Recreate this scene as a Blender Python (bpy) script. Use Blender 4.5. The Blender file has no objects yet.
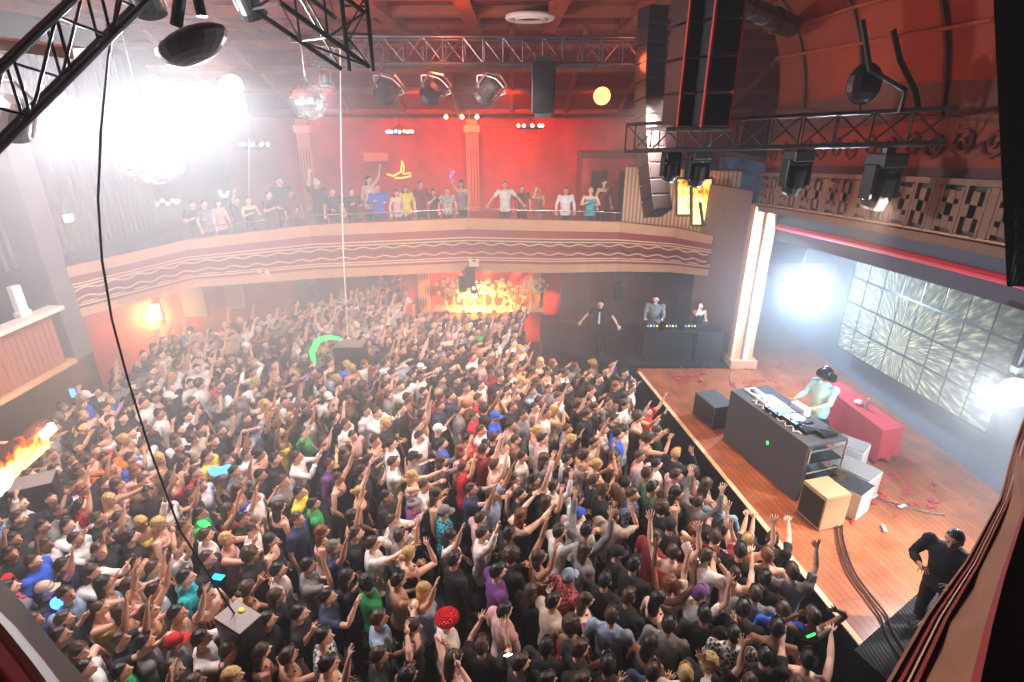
import bpy, bmesh, math, random
import numpy as np
from mathutils import Vector, Matrix, Euler, noise
C = bpy.context.scene.collection
R = random.Random(7)
PI = math.pi
# ------------------------------------------------------------------ camera
CH, CF, CP = 7.3, 550.0, math.radians(22.3)
cd = bpy.data.cameras.new('camera'); cam = bpy.data.objects.new('camera', cd); C.objects.link(cam)
cam.location = (0, 0, CH); cam.rotation_euler = (PI/2-CP, 0, 0)
cd.sensor_width = 36; cd.lens = CF/1024*36; cd.clip_start = .05; cd.clip_end = 200
bpy.context.scene.camera = cam
def ray(px, py):
    return Vector((px-512, (341-py)*math.sin(CP)+CF*math.cos(CP), (341-py)*math.cos(CP)-CF*math.sin(CP)))
EYE = Vector((0, 0, CH))
def at_z(px, py, z): d = ray(px, py); return EYE+d*((z-CH)/d.z)     # where a sight line meets a height, a depth or a side plane
def at_y(px, py, y): d = ray(px, py); return EYE+d*(y/d.y)
def at_x(px, py, x): d = ray(px, py); return EYE+d*(x/d.x)
# ------------------------------------------------------------------ materials
def _n(nt, t, **k):
    n = nt.nodes.new(t)
    for a, b in k.items(): setattr(n, a, b)
    return n
def mat(name, col, rough=.6, metal=0, var=.0, scale=8, bump=0, emit=None, es=0, col2=None, spec=None, sheen=0, kind='noise'):
    m = bpy.data.materials.new(name); m.use_nodes = True; nt = m.node_tree
    b = nt.nodes['Principled BSDF']; b.inputs['Base Color'].default_value = (*col, 1)
    b.inputs['Roughness'].default_value = rough; b.inputs['Metallic'].default_value = metal
    if spec is not None: b.inputs['Specular IOR Level'].default_value = spec
    if emit: b.inputs['Emission Color'].default_value = (*emit, 1); b.inputs['Emission Strength'].default_value = es
    if var or col2 or bump:
        tc = _n(nt, 'ShaderNodeTexCoord')
        if kind == 'noise':
            t = _n(nt, 'ShaderNodeTexNoise'); t.inputs['Scale'].default_value = scale; t.inputs['Detail'].default_value = 4; f = t.outputs['Fac']
        elif kind == 'wave':
            t = _n(nt, 'ShaderNodeTexWave'); t.inputs['Scale'].default_value = scale; f = t.outputs['Fac']
        elif kind == 'wavez':
            t = _n(nt, 'ShaderNodeTexWave', bands_direction='Z'); t.inputs['Scale'].default_value = scale; f = t.outputs['Fac']
        elif kind == 'voronoi':
            t = _n(nt, 'ShaderNodeTexVoronoi'); t.inputs['Scale'].default_value = scale; f = t.outputs['Distance']
        elif kind == 'check':
            t = _n(nt, 'ShaderNodeTexChecker'); t.inputs['Scale'].default_value = scale; f = t.outputs['Fac']
        nt.links.new(tc.outputs['Object'], t.inputs['Vector'])
        if var or col2:
            c2 = col2 or tuple(c*(1-var) for c in col)
            r = _n(nt, 'ShaderNodeValToRGB'); r.color_ramp.elements[0].position = .35; r.color_ramp.elements[1].position = .65
            r.color_ramp.elements[0].color = (*c2, 1); r.color_ramp.elements[1].color = (*col, 1)
            nt.links.new(f, r.inputs[0]); nt.links.new(r.outputs[0], b.inputs['Base Color'])
        if bump:
            bm_ = _n(nt, 'ShaderNodeBump'); bm_.inputs['Strength'].default_value = bump; bm_.inputs['Distance'].default_value = .02
            nt.links.new(f, bm_.inputs['Height']); nt.links.new(bm_.outputs[0], b.inputs['Normal'])
    return m
M = {}
def setm(**k): M.update(k)
setm(black=mat('black paint', (.012, .012, .014), .45), dark=mat('dark metal', (.03, .03, .033), .35, .6), chrome=mat('bright metal', (.6, .6, .62), .25, 1),
     alu=mat('truss aluminium', (.10, .10, .11), .4, .8), floor=mat('dark floor', (.03, .025, .025), .6, var=.4),
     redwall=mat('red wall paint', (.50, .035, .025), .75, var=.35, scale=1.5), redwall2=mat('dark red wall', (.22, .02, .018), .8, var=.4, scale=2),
     cream=mat('cream plaster', (.60, .32, .17), .7, var=.12, scale=3), maroon=mat('maroon plaster', (.30, .025, .025), .7, var=.15, scale=3),
     gold=mat('gilded plaster', (.75, .5, .3), .5), ceil=mat('ceiling panel', (.16, .03, .02), .8, var=.5, scale=2), beam=mat('ceiling beam', (.28, .06, .02), .7, var=.3, scale=3),
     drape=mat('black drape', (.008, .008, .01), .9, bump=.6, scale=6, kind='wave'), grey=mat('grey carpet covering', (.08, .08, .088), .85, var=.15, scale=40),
     bluegrey=mat('painted soffit', (.10, .12, .17), .8), white=mat('white casing', (.72, .70, .68), .5), lgrey=mat('light grey top', (.24, .21, .20), .6, var=.1, scale=30),
     cloth_red=mat('red table cloth', (.50, .02, .035), .8), wood=mat('plywood', (.55, .36, .20), .6, var=.2, scale=20, kind='wave'),
     parapet=mat('brown orange parapet', (.34, .15, .08), .7, var=.2, scale=4), corr=mat('red brown corrugated panel', (.30, .11, .07), .7), cream2=mat('cream ledge', (.72, .62, .52), .6),
     cove=mat('painted cove', (.22, .036, .013), .75, var=.3, scale=1.2), lattice=mat('cut fretwork', (.24, .13, .09), .7, var=.15, scale=6),
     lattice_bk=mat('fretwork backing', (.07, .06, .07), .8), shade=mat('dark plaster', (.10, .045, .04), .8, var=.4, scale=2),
     greywall=mat('grey ribbed wall', (.16, .14, .15), .8, var=.2, scale=2), glassblue=mat('lens glass', (.05, .06, .09), .05), stripe=mat('striped panel', (.55, .36, .22), .6, col2=(.30, .14, .09), scale=3.2, kind='wave'))
def emit(name, col, s): return mat(name, (.0, .0, .0), .5, emit=col, es=s)
setm(lamp=emit('white lamp face', (.95, .97, 1), 60), warm=emit('warm bulb', (1, .55, .2), 30), redlamp=emit('red bulb', (1, .25, .12), 25),
     green=emit('green glow', (.05, 1, .15), 2.2), blue=emit('blue glow', (.05, .2, 1), 5), cyan=emit('cyan glow', (.02, .5, 1), 2.4), yellow=emit('yellow neon', (1, .75, .08), 3),
     violet=emit('violet neon', (.25, .15, 1), 3), lampw=emit('fluorescent lamp', (1, .97, .9), 5), led=emit('console leds', (.08, .4, 1), 12), orange=emit('orange lamp', (1, .35, .08), 5))
def plank_mat():
    m = mat('stage boards', (.44, .135, .06), .30, var=.35, scale=2.5); nt = m.node_tree; b = nt.nodes['Principled BSDF']
    tc = _n(nt, 'ShaderNodeTexCoord'); t = _n(nt, 'ShaderNodeTexBrick'); t.inputs['Scale'].default_value = 1
    t.inputs['Mortar Size'].default_value = .008; t.inputs['Brick Width'].default_value = 1.6; t.inputs['Row Height'].default_value = .11
    t.inputs['Color1'].default_value = (1, 1, 1, 1); t.inputs['Color2'].default_value = (.85, .8, .76, 1); t.inputs['Mortar'].default_value = (.55, .5, .5, 1)
    mp = _n(nt, 'ShaderNodeMapping'); mp.inputs['Rotation'].default_value = (0, 0, 1.4)
    mx = _n(nt, 'ShaderNodeMix', data_type='RGBA', blend_type='MULTIPLY'); mx.inputs[0].default_value = 1
    src = b.inputs['Base Color'].links[0].from_socket
    nt.links.new(tc.outputs['Object'], mp.inputs[0]); nt.links.new(mp.outputs[0], t.inputs['Vector'])
    nt.links.new(src, mx.inputs[6]); nt.links.new(t.outputs['Color'], mx.inputs[7]); nt.links.new(mx.outputs[2], b.inputs['Base Color'])
    return m
M['boards'] = plank_mat()
def burst_mat():                                                    # the picture showing on the screen wall: radiating fibres
    m = bpy.data.materials.new('led screen picture'); m.use_nodes = True; nt = m.node_tree; b = nt.nodes['Principled BSDF']
    b.inputs['Base Color'].default_value = (.05, .05, .04, 1); b.inputs['Roughness'].default_value = .9
    uv = _n(nt, 'ShaderNodeTexCoord'); sp = _n(nt, 'ShaderNodeSeparateXYZ'); nt.links.new(uv.outputs['UV'], sp.inputs[0])
    def mth(op, a, c=None):
        n = _n(nt, 'ShaderNodeMath', operation=op)
        for i, v in enumerate((a, c)):
            if v is None: continue
            if isinstance(v, (int, float)): n.inputs[i].default_value = v
            else: nt.links.new(v, n.inputs[i])
        return n.outputs[0]
    dx = mth('SUBTRACT', sp.outputs[0], .43); dy = mth('SUBTRACT', sp.outputs[1], .30)
    dy = mth('MULTIPLY', dy, .58)
    ang = mth('ARCTAN2', dy, dx); rr = mth('SQRT', mth('ADD', mth('MULTIPLY', dx, dx), mth('MULTIPLY', dy, dy)))
    cb = _n(nt, 'ShaderNodeCombineXYZ'); nt.links.new(mth('MULTIPLY', ang, 14), cb.inputs[0]); nt.links.new(mth('MULTIPLY', rr, 9), cb.inputs[1])
    no = _n(nt, 'ShaderNodeTexNoise'); no.inputs['Scale'].default_value = 1.6; no.inputs['Detail'].default_value = 6; nt.links.new(cb.outputs[0], no.inputs['Vector'])
    rp = _n(nt, 'ShaderNodeValToRGB'); e = rp.color_ramp.elements
    e[0].position = .36; e[0].color = (.05, .05, .04, 1); e[1].position = .68; e[1].color = (.85, .82, .5, 1)
    q = e.new(.52); q.color = (.22, .21, .14, 1)
    nt.links.new(no.outputs['Fac'], rp.inputs[0]); nt.links.new(rp.outputs[0], b.inputs['Emission Color'])
    nt.links.new(mth('ADD', mth('MULTIPLY', mth('SUBTRACT', .55, rr), 1.6), .35), b.inputs['Emission Strength'])
    return m
M['screen'] = burst_mat()
def flame_mat():                                                    # the lit bar panel and the flame shaped windows
    m = bpy.data.materials.new('lit flame picture'); m.use_nodes = True; nt = m.node_tree; b = nt.nodes['Principled BSDF']
    tc = _n(nt, 'ShaderNodeTexCoord'); no = _n(nt, 'ShaderNodeTexNoise'); no.inputs['Scale'].default_value = 5; no.inputs['Detail'].default_value = 5; no.inputs['Distortion'].default_value = .6
    sp = _n(nt, 'ShaderNodeSeparateXYZ'); nt.links.new(tc.outputs['UV'], sp.inputs[0]); nt.links.new(tc.outputs['Object'], no.inputs['Vector'])
    a = _n(nt, 'ShaderNodeMath', operation='MULTIPLY_ADD'); nt.links.new(sp.outputs[1], a.inputs[0]); a.inputs[1].default_value = -.62; nt.links.new(no.outputs['Fac'], a.inputs[2])
    rp = _n(nt, 'ShaderNodeValToRGB'); e = rp.color_ramp.elements
    e[0].position = .0; e[0].color = (.02, .0, .0, 1); e[1].position = .42; e[1].color = (1, .85, .25, 1)
    q = e.new(.12); q.color = (.6, .06, .0, 1); q = e.new(.25); q.color = (1, .38, .02, 1)
    nt.links.new(a.outputs[0], rp.inputs[0]); nt.links.new(rp.outputs[0], b.inputs['Emission Color']); b.inputs['Emission Strength'].default_value = 3.0
    b.inputs['Base Color'].default_value = (.05, .02, .01, 1)
    return m
M['flame'] = flame_mat()
# ------------------------------------------------------------------ mesh building
class MB:
    def __init__(s): s.v = []; s.f = []; s.uv = {}
    def add(s, vs, fs):
        o = len(s.v); s.v += [tuple(v) for v in vs]; s.f += [tuple(o+i for i in f) for f in fs]; return s
    def box(s, c, d, rot=None, bev=0):
        c = Vector(c); h = Vector(d)/2
        if bev:
            bm = bmesh.new(); bmesh.ops.create_cube(bm, size=1); bmesh.ops.scale(bm, vec=d, verts=bm.verts)
            bmesh.ops.bevel(bm, geom=bm.edges[:], offset=bev, segments=2, affect='EDGES', profile=.6); bm.verts.index_update()
            vs = [v.co.copy() for v in bm.verts]; fs = [[v.index for v in f.verts] for f in bm.faces]; bm.free()
        else:
            vs = [Vector((x*h.x, y*h.y, z*h.z)) for x in (-1, 1) for y in (-1, 1) for z in (-1, 1)]
            fs = [(0, 1, 3, 2), (4, 6, 7, 5), (0, 4, 5, 1), (2, 3, 7, 6), (0, 2, 6, 4), (1, 5, 7, 3)]
        if rot is not None:
            if isinstance(rot, (int, float)): rot = Matrix.Rotation(rot, 3, 'Z')
            vs = [rot @ v for v in vs]
        return s.add([v+c for v in vs], fs)
    def prism(s, pts, z0, z1):                                      # a plan outline between two heights
        n = len(pts); g = lambda z, i: z[i] if isinstance(z, (list, tuple)) else z
        vs = [(p[0], p[1], g(z0, i)) for i, p in enumerate(pts)]+[(p[0], p[1], g(z1, i)) for i, p in enumerate(pts)]
        return s.add(vs, [tuple(range(n))[::-1], tuple(range(n, 2*n))]+[(i, (i+1) % n, n+(i+1) % n, n+i) for i in range(n)])
    def tube(s, pts, r, n=8, r2=None, cap=True, flat=None):
        pts = [Vector(p) for p in pts]; L = len(pts); rs = r if isinstance(r, list) else [r]*L
        rings = []; prev = None
        for i, p in enumerate(pts):
            t = (pts[min(i+1, L-1)]-pts[max(i-1, 0)]).normalized()
            if prev is None:
                a = Vector((0, 0, 1)) if abs(t.z) < .9 else Vector((1, 0, 0)); u = (a-t*a.dot(t)).normalized()
            else:
                u = prev-t*prev.dot(t); u = u.normalized() if u.length > 1e-6 else t.orthogonal().normalized()
            prev = u; w = t.cross(u); q = rs[i]; qa, qb = q if isinstance(q, tuple) else (q, q)
            rings.append([p+u*math.cos(2*PI*k/n)*qa+w*math.sin(2*PI*k/n)*qb for k in range(n)])
        vs = [v for g in rings for v in g]; fs = []
        for i in range(L-1):
            for k in range(n): fs.append((i*n+k, i*n+(k+1) % n, (i+1)*n+(k+1) % n, (i+1)*n+k))
        if cap: fs += [tuple(range(n))[::-1], tuple((L-1)*n+k for k in range(n))]
        return s.add(vs, fs)
    def ball(s, c, r, nu=12, nv=8, fn=None):
        c = Vector(c); r = Vector(r) if not isinstance(r, (int, float)) else Vector((r, r, r)); vs = [Vector((0, 0, 1))]; fs = []
        for j in range(1, nv):
            for i in range(nu):
                a = 2*PI*i/nu; b = PI*j/nv; vs.append(Vector((math.sin(b)*math.cos(a), math.sin(b)*math.sin(a), math.cos(b))))
        vs.append(Vector((0, 0, -1))); e = len(vs)-1
        for i in range(nu): fs.append((0, 1+i, 1+(i+1) % nu)); fs.append((e, e-nu+(i+1) % nu, e-nu+i))
        for j in range(nv-2):
            for i in range(nu): a = 1+j*nu; fs.append((a+i, a+nu+i, a+nu+(i+1) % nu, a+(i+1) % nu))
        vs = [Vector((v.x*r.x, v.y*r.y, v.z*r.z)) for v in vs]
        if fn: vs = [fn(v) for v in vs]
        return s.add([v+c for v in vs], fs)
    def quad(s, a, b, c, d): return s.add([a, b, c, d], [(0, 1, 2, 3)])
    def slab(s, a, b, c, d, th):                                    # a thick board with the four corners given
        a, b, c, d = map(Vector, (a, b, c, d)); n = (b-a).cross(d-a).normalized()*th
        return s.add([a, b, c, d, a+n, b+n, c+n, d+n], [(0, 1, 2, 3), (7, 6, 5, 4), (0, 4, 5, 1), (1, 5, 6, 2), (2, 6, 7, 3), (3, 7, 4, 0)])
    def build(s, name, m, parent=None, smooth=False):
        me = bpy.data.meshes.new(name); me.from_pydata(s.v, [], s.f); me.validate(); me.update()
        bm = bmesh.new(); bm.from_mesh(me); bmesh.ops.recalc_face_normals(bm, faces=bm.faces[:]); bm.to_mesh(me); bm.free()
        if m is not None: me.materials.append(M[m] if isinstance(m, str) else m)
        if smooth: me.polygons.foreach_set('use_smooth', [True]*len(me.polygons))
        o = bpy.data.objects.new(name, me); C.objects.link(o)
        if parent: o.parent = parent
        return o
def tag(o, label=None, cat=None, group=None, kind=None):
    if label: o['label'] = label
    if cat: o['category'] = cat
    if group: o['group'] = group
    if kind: o['kind'] = kind
    return o
def empty(name, loc=(0, 0, 0), rz=0):
    o = bpy.data.objects.new(name, None); C.objects.link(o); o.location = loc; o.rotation_euler = (0, 0, rz); o.empty_display_size = .1; return o
def struct(o, label=None, cat=None): return tag(o, label, cat, kind='structure')
def place(o, loc, rot=(0, 0, 0)): o.location = loc; o.rotation_euler = rot; return o
def copy_tree(o, parent=None):
    c = o.copy(); C.objects.link(c); c.parent = parent
    for ch in [x for x in kids.get(o.name, [])]: d = copy_tree(ch, c)
    return c
kids = {}
def note_kids(o):
    kids[o.name] = [x for x in bpy.data.objects if x.parent == o]
    for x in kids[o.name]: note_kids(x)
# ================================================================== THE ROOM
def edge_x(y): return 3.3+(13.2-y)*(1.2/8.6)                        # the lip of the stage
struct(MB().prism([(-12, -3), (10, -3), (10, 23), (-12, 23)], -.15, 0).build('floor', 'floor'), 'dark dance floor hidden under the crowd', 'floor')
# stage
stg = struct(MB().prism([(edge_x(13.2), 13.2), (edge_x(4.2), 4.2), (9, 4.2), (9, 17), (6.0, 17), (6.0, 13.2)], 0, 1.1).build('stage_floor', 'boards'), 'raised wooden stage floor of orange brown boards', 'stage')
struct(MB().prism([(edge_x(13.0)-.05, 13.0), (edge_x(4.2)-.05, 4.2), (edge_x(4.2)-.005, 4.2), (edge_x(13.0)-.005, 13.0)], .0, 1.085).build('stage_front_skirt', 'black', stg))
struct(MB().prism([(edge_x(13.0)-.055, 13.0), (edge_x(4.2)-.055, 4.2), (edge_x(4.2)+.03, 4.2), (edge_x(13.0)+.03, 13.0)], 1.085, 1.106).build('stage_nosing', 'gold', stg))
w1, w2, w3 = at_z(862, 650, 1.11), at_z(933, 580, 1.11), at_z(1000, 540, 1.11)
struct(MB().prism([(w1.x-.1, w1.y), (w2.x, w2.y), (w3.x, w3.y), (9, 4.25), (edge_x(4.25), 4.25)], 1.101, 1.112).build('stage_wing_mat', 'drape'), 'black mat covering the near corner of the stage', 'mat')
# black side platform across the far end
struct(MB().prism([(.9, 14.6), (2.6, 13.4), (6.2, 13.15), (6.2, 16.5), (.9, 16.5)], 0, 1.14).build('side_platform', 'drape'), 'black side platform beyond the end of the stage', 'platform')
# outer walls
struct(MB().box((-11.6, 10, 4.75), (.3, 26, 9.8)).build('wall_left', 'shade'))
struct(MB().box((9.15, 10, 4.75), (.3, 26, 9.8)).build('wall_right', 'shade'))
struct(MB().box((-1, 23.1, 4.75), (21, .3, 9.8)).build('wall_back', 'redwall'))
struct(MB().box((-1, -3.1, 4.75), (21, .3, 9.8)).build('wall_rear', 'redwall2'))
# lower back wall under the balcony with pilasters and door openings
lw = struct(MB().box((-4.6, 20.6, 1.9), (13.5, .2, 3.8)).build('wall_under_balcony', 'redwall'))
for x in (-9.4, -6.6, -3.4, -1.55, .9):
    struct(MB().box((x, 20.42, 1.9), (.42, .18, 3.8)).build('pilaster', 'stripe', lw))
struct(MB().box((-5.0, 20.45, 1.3), (1.1, .1, 2.6)).build('dark_doorway', 'black', lw))
struct(MB().box((-7.9, 20.45, 1.3), (1.2, .1, 2.6)).build('dark_doorway', 'black', lw))
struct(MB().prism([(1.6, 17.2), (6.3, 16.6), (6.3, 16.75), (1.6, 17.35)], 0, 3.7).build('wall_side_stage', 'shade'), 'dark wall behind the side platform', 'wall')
for k in range(7):
    x = 2.0+k*.62
    struct(MB().box((x, 17.12-k*.08, 1.9), (.06, .05, 3.4)).build('drape_fold', 'redwall2'))
# red wall piece at the left, under the balcony
p0, p1 = at_z(98, 420, 0.9), at_z(200, 400, .9)
lx0, lx1 = Vector((-11.3, 13.6)), Vector((-7.6, 18.4))
ld = (lx1-lx0).normalized(); ln = Vector((-ld.y, ld.x))*.12
struct(MB().prism([lx0, lx1, lx1+ln, lx0+ln], 0, 3.7).build('wall_sconce', 'redwall'), 'red wall under the balcony carrying the bright lamp', 'wall')
# ------------------------------------------------------------------ ceiling
cl = struct(MB().box((-1, 10, 9.75), (21, 26.4, .2)).build('ceiling', 'ceil'))
for k in range(11):
    struct(MB().box((-11+k*2.0, 10, 9.54), (.34, 26, .3)).build('ceiling_beam', 'beam', cl))
for k in range(12):
    struct(MB().box((-1, -2+k*2.1, 9.56), (20.6, .34, .24)).build('ceiling_beam', 'beam', cl))
# shallow sloped soffit above the balcony seating with a curved cornice
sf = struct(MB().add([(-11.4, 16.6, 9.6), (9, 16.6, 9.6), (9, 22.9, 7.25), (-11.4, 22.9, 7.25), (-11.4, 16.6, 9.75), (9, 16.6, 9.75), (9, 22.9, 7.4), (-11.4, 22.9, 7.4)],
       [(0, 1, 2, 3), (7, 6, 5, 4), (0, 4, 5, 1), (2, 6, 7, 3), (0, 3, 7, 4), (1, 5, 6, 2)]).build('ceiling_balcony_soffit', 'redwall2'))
for k, (yy, zz) in enumerate(((17.6, 9.2), (19.0, 8.68), (20.5, 8.12), (22.2, 7.47))):
    struct(MB().tube([(-11.3, yy, zz)]+[(x, yy-.0*abs(x), zz-.03) for x in range(-11, 9, 2)]+[(8.9, yy, zz)], (.13 if k < 3 else .1), 8).build('soffit_moulding', 'beam', sf))
for x in range(-10, 9, 2):
    struct(MB().tube([(x, 16.7, 9.5), (x, 22.6, 7.3)], .09, 6).build('soffit_rib', 'beam', sf))
# ------------------------------------------------------------------ balcony
NODES = [(-9.75, 11.0, 3.2), (-9.45, 11.74, 3.17), (-8.55, 14.24, 3.03), (-6.0, 16.36, 2.68), (-1.4, 17.56, 2.58), (1.27, 17.2, 2.62), (3.3, 16.9, 2.75), (4.7, 15.9, 3.0), (5.45, 14.76, 3.2)]
OUT = 4.3
plan = [(a, b) for a, b, c in NODES]
slab_plan = plan+[(6.1, 14.2), (9, 14.2), (9, 22.9), (-11.4, 22.9), (-11.4, 11.0)]
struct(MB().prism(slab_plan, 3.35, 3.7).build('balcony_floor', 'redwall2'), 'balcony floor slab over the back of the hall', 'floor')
def along(nodes, dn, z_of, step=.12):
    """points offset dn towards the hall along the fascia line"""
    out = []
    for (a, b) in zip(nodes[:-1], nodes[1:]):
        p, q = Vector(a[:2]), Vector(b[:2]); d = (q-p); L = d.length; d.normalize(); nrm = Vector((d.y, -d.x))
        k = max(1, int(L/step))
        for i in range(k): t = i/k; c = p+(q-p)*t+nrm*dn; out.append((c.x, c.y, a[2]+(b[2]-a[2])*t))
    return out
def band(nodes, f0, f1, d0, d1, m, name, parent):
    """a moulding covering fractions f0..f1 of the fascia height, from depth d0 out to d1"""
    mb = MB(); nn = [Vector(n[:2]) for n in nodes]; offs = []
    for i, p in enumerate(nn):
        a = nn[max(i-1, 0)]; b = nn[min(i+1, len(nn)-1)]; d = (b-a).normalized(); offs.append(Vector((d.y, -d.x)))
    for i in range(len(nn)-1):
        vs = []
        for j in (i, i+1):
            zt = OUT-(OUT-nodes[j][2])*f0; zb = OUT-(OUT-nodes[j][2])*f1
            for dd in (d0, d1):
                q = nn[j]+offs[j]*dd
                vs += [(q.x, q.y, zb), (q.x, q.y, zt)]
        mb.add(vs, [(0, 1, 3, 2), (4, 6, 7, 5), (2, 3, 7, 6), (0, 4, 5, 1), (1, 5, 7, 3), (0, 2, 6, 4)])
    return struct(mb.build(name, m, parent))
fas = band(NODES, 0, 1, -.15, 0, 'maroon', 'balcony_fascia', None)
tag(fas, 'maroon balcony front with cream bands and wavy relief lines', 'balcony front')
band(NODES, 0, .20, 0, .06, 'cream', 'top_band', fas)
band(NODES, .84, 1.0, 0, .05, 'cream', 'bottom_band', fas)
for f in (.345, .40, .72, .765): band(NODES, f, f+.022, 0, .035, 'gold', 'relief_line', fas)
for f in (.47, .64):
    pts = along(NODES, .02, None); L = []; s = 0; pv = None
    for p in pts:
        if pv: s += math.dist(p[:2], pv[:2])
        pv = p; L.append((p[0], p[1], OUT-(OUT-p[2])*f+.035*math.sin(s*2*PI/.62)))
    struct(MB().tube(L, .022, 6).build('wavy_relief', 'gold', fas))
    struct(MB().tube([(a, b, c-.075) for a, b, c in L], .03, 6).build('wavy_relief', 'maroon', fas))
# panel joints (broad, lighter and darker strips in the fascia)
rl = empty('balcony_railing', (NODES[4][0], NODES[4][1], OUT)); tag(rl, 'thin metal rail running along the top of the balcony front', 'railing')
RN = [n for n in NODES[2:7]]
MB().tube([(p[0]-rl.location.x, p[1]-rl.location.y, .27) for p in along(RN, -.05, None, .6)]+[(3.3-rl.location.x, 16.85-rl.location.y, .27)], .018, 8).build('handrail', 'chrome', rl)
for i, p in enumerate(along(RN, -.05, None, 1.5)):
    MB().tube([(p[0]-rl.location.x, p[1]-rl.location.y, -.02), (p[0]-rl.location.x, p[1]-rl.location.y, .27)], .016, 6).build('post', 'chrome', rl)
# upper back wall decoration
bw = empty('upper_wall_pilaster', (-1.55, 22.75, 3.7)); tag(bw, 'lit orange pilaster with stepped crown on the red upper wall', 'pilaster', kind='structure')
MB().box((0, 0, 1.5), (.5, .16, 3.0), bev=.03).build('shaft', 'cream', bw)
for k in range(4): MB().box((-.17+k*.113, -.09, 1.3), (.035, .05, 2.2)).build('flute', 'redwall', bw)
MB().box((0, -.03, 3.12), (.62, .22, .26), bev=.02).build('crown', 'gold', bw)
MB().box((0, -.03, 3.36), (.42, .2, .2), bev=.02).build('crown_step', 'cream', bw)
b2 = copy_tree(bw)
note_kids(bw); bpy.data.objects.remove(b2)
for x, lab in ((-8.1, 'hazy orange pilaster on the upper wall behind the crowded balcony'),):
    c = copy_tree(bw); c.location = (x, 22.75, 3.7); c['label'] = lab
# red framed booth and striped pier at the balcony's end
bt = empty('balcony_booth', (3.4, 19.2, 3.7)); tag(bt, 'red framed booth with a dark doorway beside the striped pier', 'booth', kind='structure')
MB().box((-.1, 0, 1.25), (2.1, 1.6, 2.5)).build('wall_panel', 'redwall', bt)
MB().box((-.1, -.82, 2.42), (2.2, .1, .16)).build('cornice', 'redwall2', bt)
for x in (-.6, .3): MB().box((x, -.82, 1.0), (.5, .06, 1.9)).build('dark_doorway', 'black', bt)
pr = struct(MB().prism([(3.35, 16.95), (4.9, 16.0), (6.2, 15.4), (6.2, 19), (4.2, 19)], 3.7, 5.9).build('wall_striped_pier', 'stripe'), 'striped brown pier at the end of the balcony', 'pier')
# flame shaped windows on the pier side
fp = at_x(680, 178, 4.9)
for (x0, x1, yb, yt, lab) in ((676, 690, 215, 178, 'narrow lit flame window next to the hanging speakers'), (691, 712, 225, 178, 'wide lit flame window split by a dark mullion')):
    y0 = 15.3
    a, b, c, d = at_y(x0, yb, y0), at_y(x1, yb, y0-.12), at_y(x1, yt, y0-.12), at_y(x0, yt, y0)
    w = empty('flame_window', a); tag(w, lab, 'window', kind='structure')
    mb = MB().slab(Vector(), b-a, c-a, d-a, -.06); o = mb.build('lit_pane', 'flame', w)
    uvl = o.data.uv_layers.new(name='UV')
    for lp in o.data.loops: v = o.data.vertices[lp.vertex_index].co; uvl.data[lp.index].uv = (0, .0+.55*v.z/max(.01, (d-a).z))
    for (p, q) in ((Vector(), d-a), (b-a, c-a), (Vector(), b-a), (d-a, c-a)): MB().tube([p+Vector((0, -.06, 0)), q+Vector((0, -.06, 0))], .035, 6).build('frame', 'shade', w)
    if x1-x0 > 15: MB().tube([(b-a)*.5+Vector((.02, -.08, 0)), (c-a)*.5+Vector((-.06, -.08, 0))], .045, 6).build('mullion', 'shade', w)
# pier below the windows down past the fascia
# ------------------------------------------------------------------ proscenium
AR = []                                                             # the shallow arch over the stage opening
for i in range(17):
    t = i/16; y = 13.6-t*10.6; AR.append((y, 5.22+1.0*t-.25*t*t))
def arch_strip(name, m, x0, x1, dz0, dz1, parent=None):
    mb = MB(); vs = []
    for (y, z) in AR: vs += [(x0, y, z+dz0), (x1, y, z+dz0), (x1, y, z+dz1), (x0, y, z+dz1)]
    fs = []
    for i in range(len(AR)-1):
        for k in range(4): fs.append((4*i+k, 4*i+(k+1) % 4, 4*i+4+(k+1) % 4, 4*i+4+k))
    n = 4*(len(AR)-1); fs += [(0, 1, 2, 3), (n+3, n+2, n+1, n)]
    return struct(mb.add(vs, fs).build(name, m, parent))
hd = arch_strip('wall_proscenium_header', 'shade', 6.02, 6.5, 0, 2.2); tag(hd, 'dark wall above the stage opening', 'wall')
fb = arch_strip('proscenium_frieze', 'lattice_bk', 5.97, 6.02, .08, .74); tag(fb, 'fretwork frieze of crosses and bars over the stage opening', 'frieze')
arch_strip('lower_moulding', 'lattice', 5.86, 6.03, -.06, .06, fb); arch_strip('upper_moulding', 'lattice', 5.86, 6.03, .74, .82, fb)
arch_strip('bead', 'cream', 5.90, 6.0, .08, .11, fb)
def arch_z(y):
    t = (13.6-y)/10.6; return 5.22+1.0*t-.25*t*t
y = 13.2; k = 0
while y > 4.2:
    z = arch_z(y)+.42; mb = MB()
    if k % 3 == 2: mb.box((5.92, y, z), (.06, .13, .62))
    else:
        for dy in (-.2, .2): mb.box((5.92, y+dy*.85, z), (.06, .05, .62))
        for (a, b, c, d) in ((0, 0, .12, .5), (0, 0, .34, .16), (.12, .2, .1, .1), (-.12, .2, .1, .1), (.12, -.2, .1, .1), (-.12, -.2, .1, .1)):
            if k % 3 == 0 or b == 0: mb.box((5.92, y+a, z+b), (.055, c, d))
    mb.build('fretwork_unit', 'lattice', fb)
    if fb.children: fb.children[-1]['kind'] = 'structure'
    y -= .27 if k % 3 == 1 else (.40 if k % 3 == 0 else .27); k += 1
sfh = arch_strip('ceiling_stage_soffit', 'bluegrey', 6.4, 7.2, -.12, .0); tag(sfh, 'blue grey soffit inside the stage opening', 'soffit')
fl = arch_strip('border_curtain', 'bluegrey', 6.45, 6.6, -.75, .0); tag(fl, 'grey blue border cloth hanging inside the stage opening', 'border')
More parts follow.
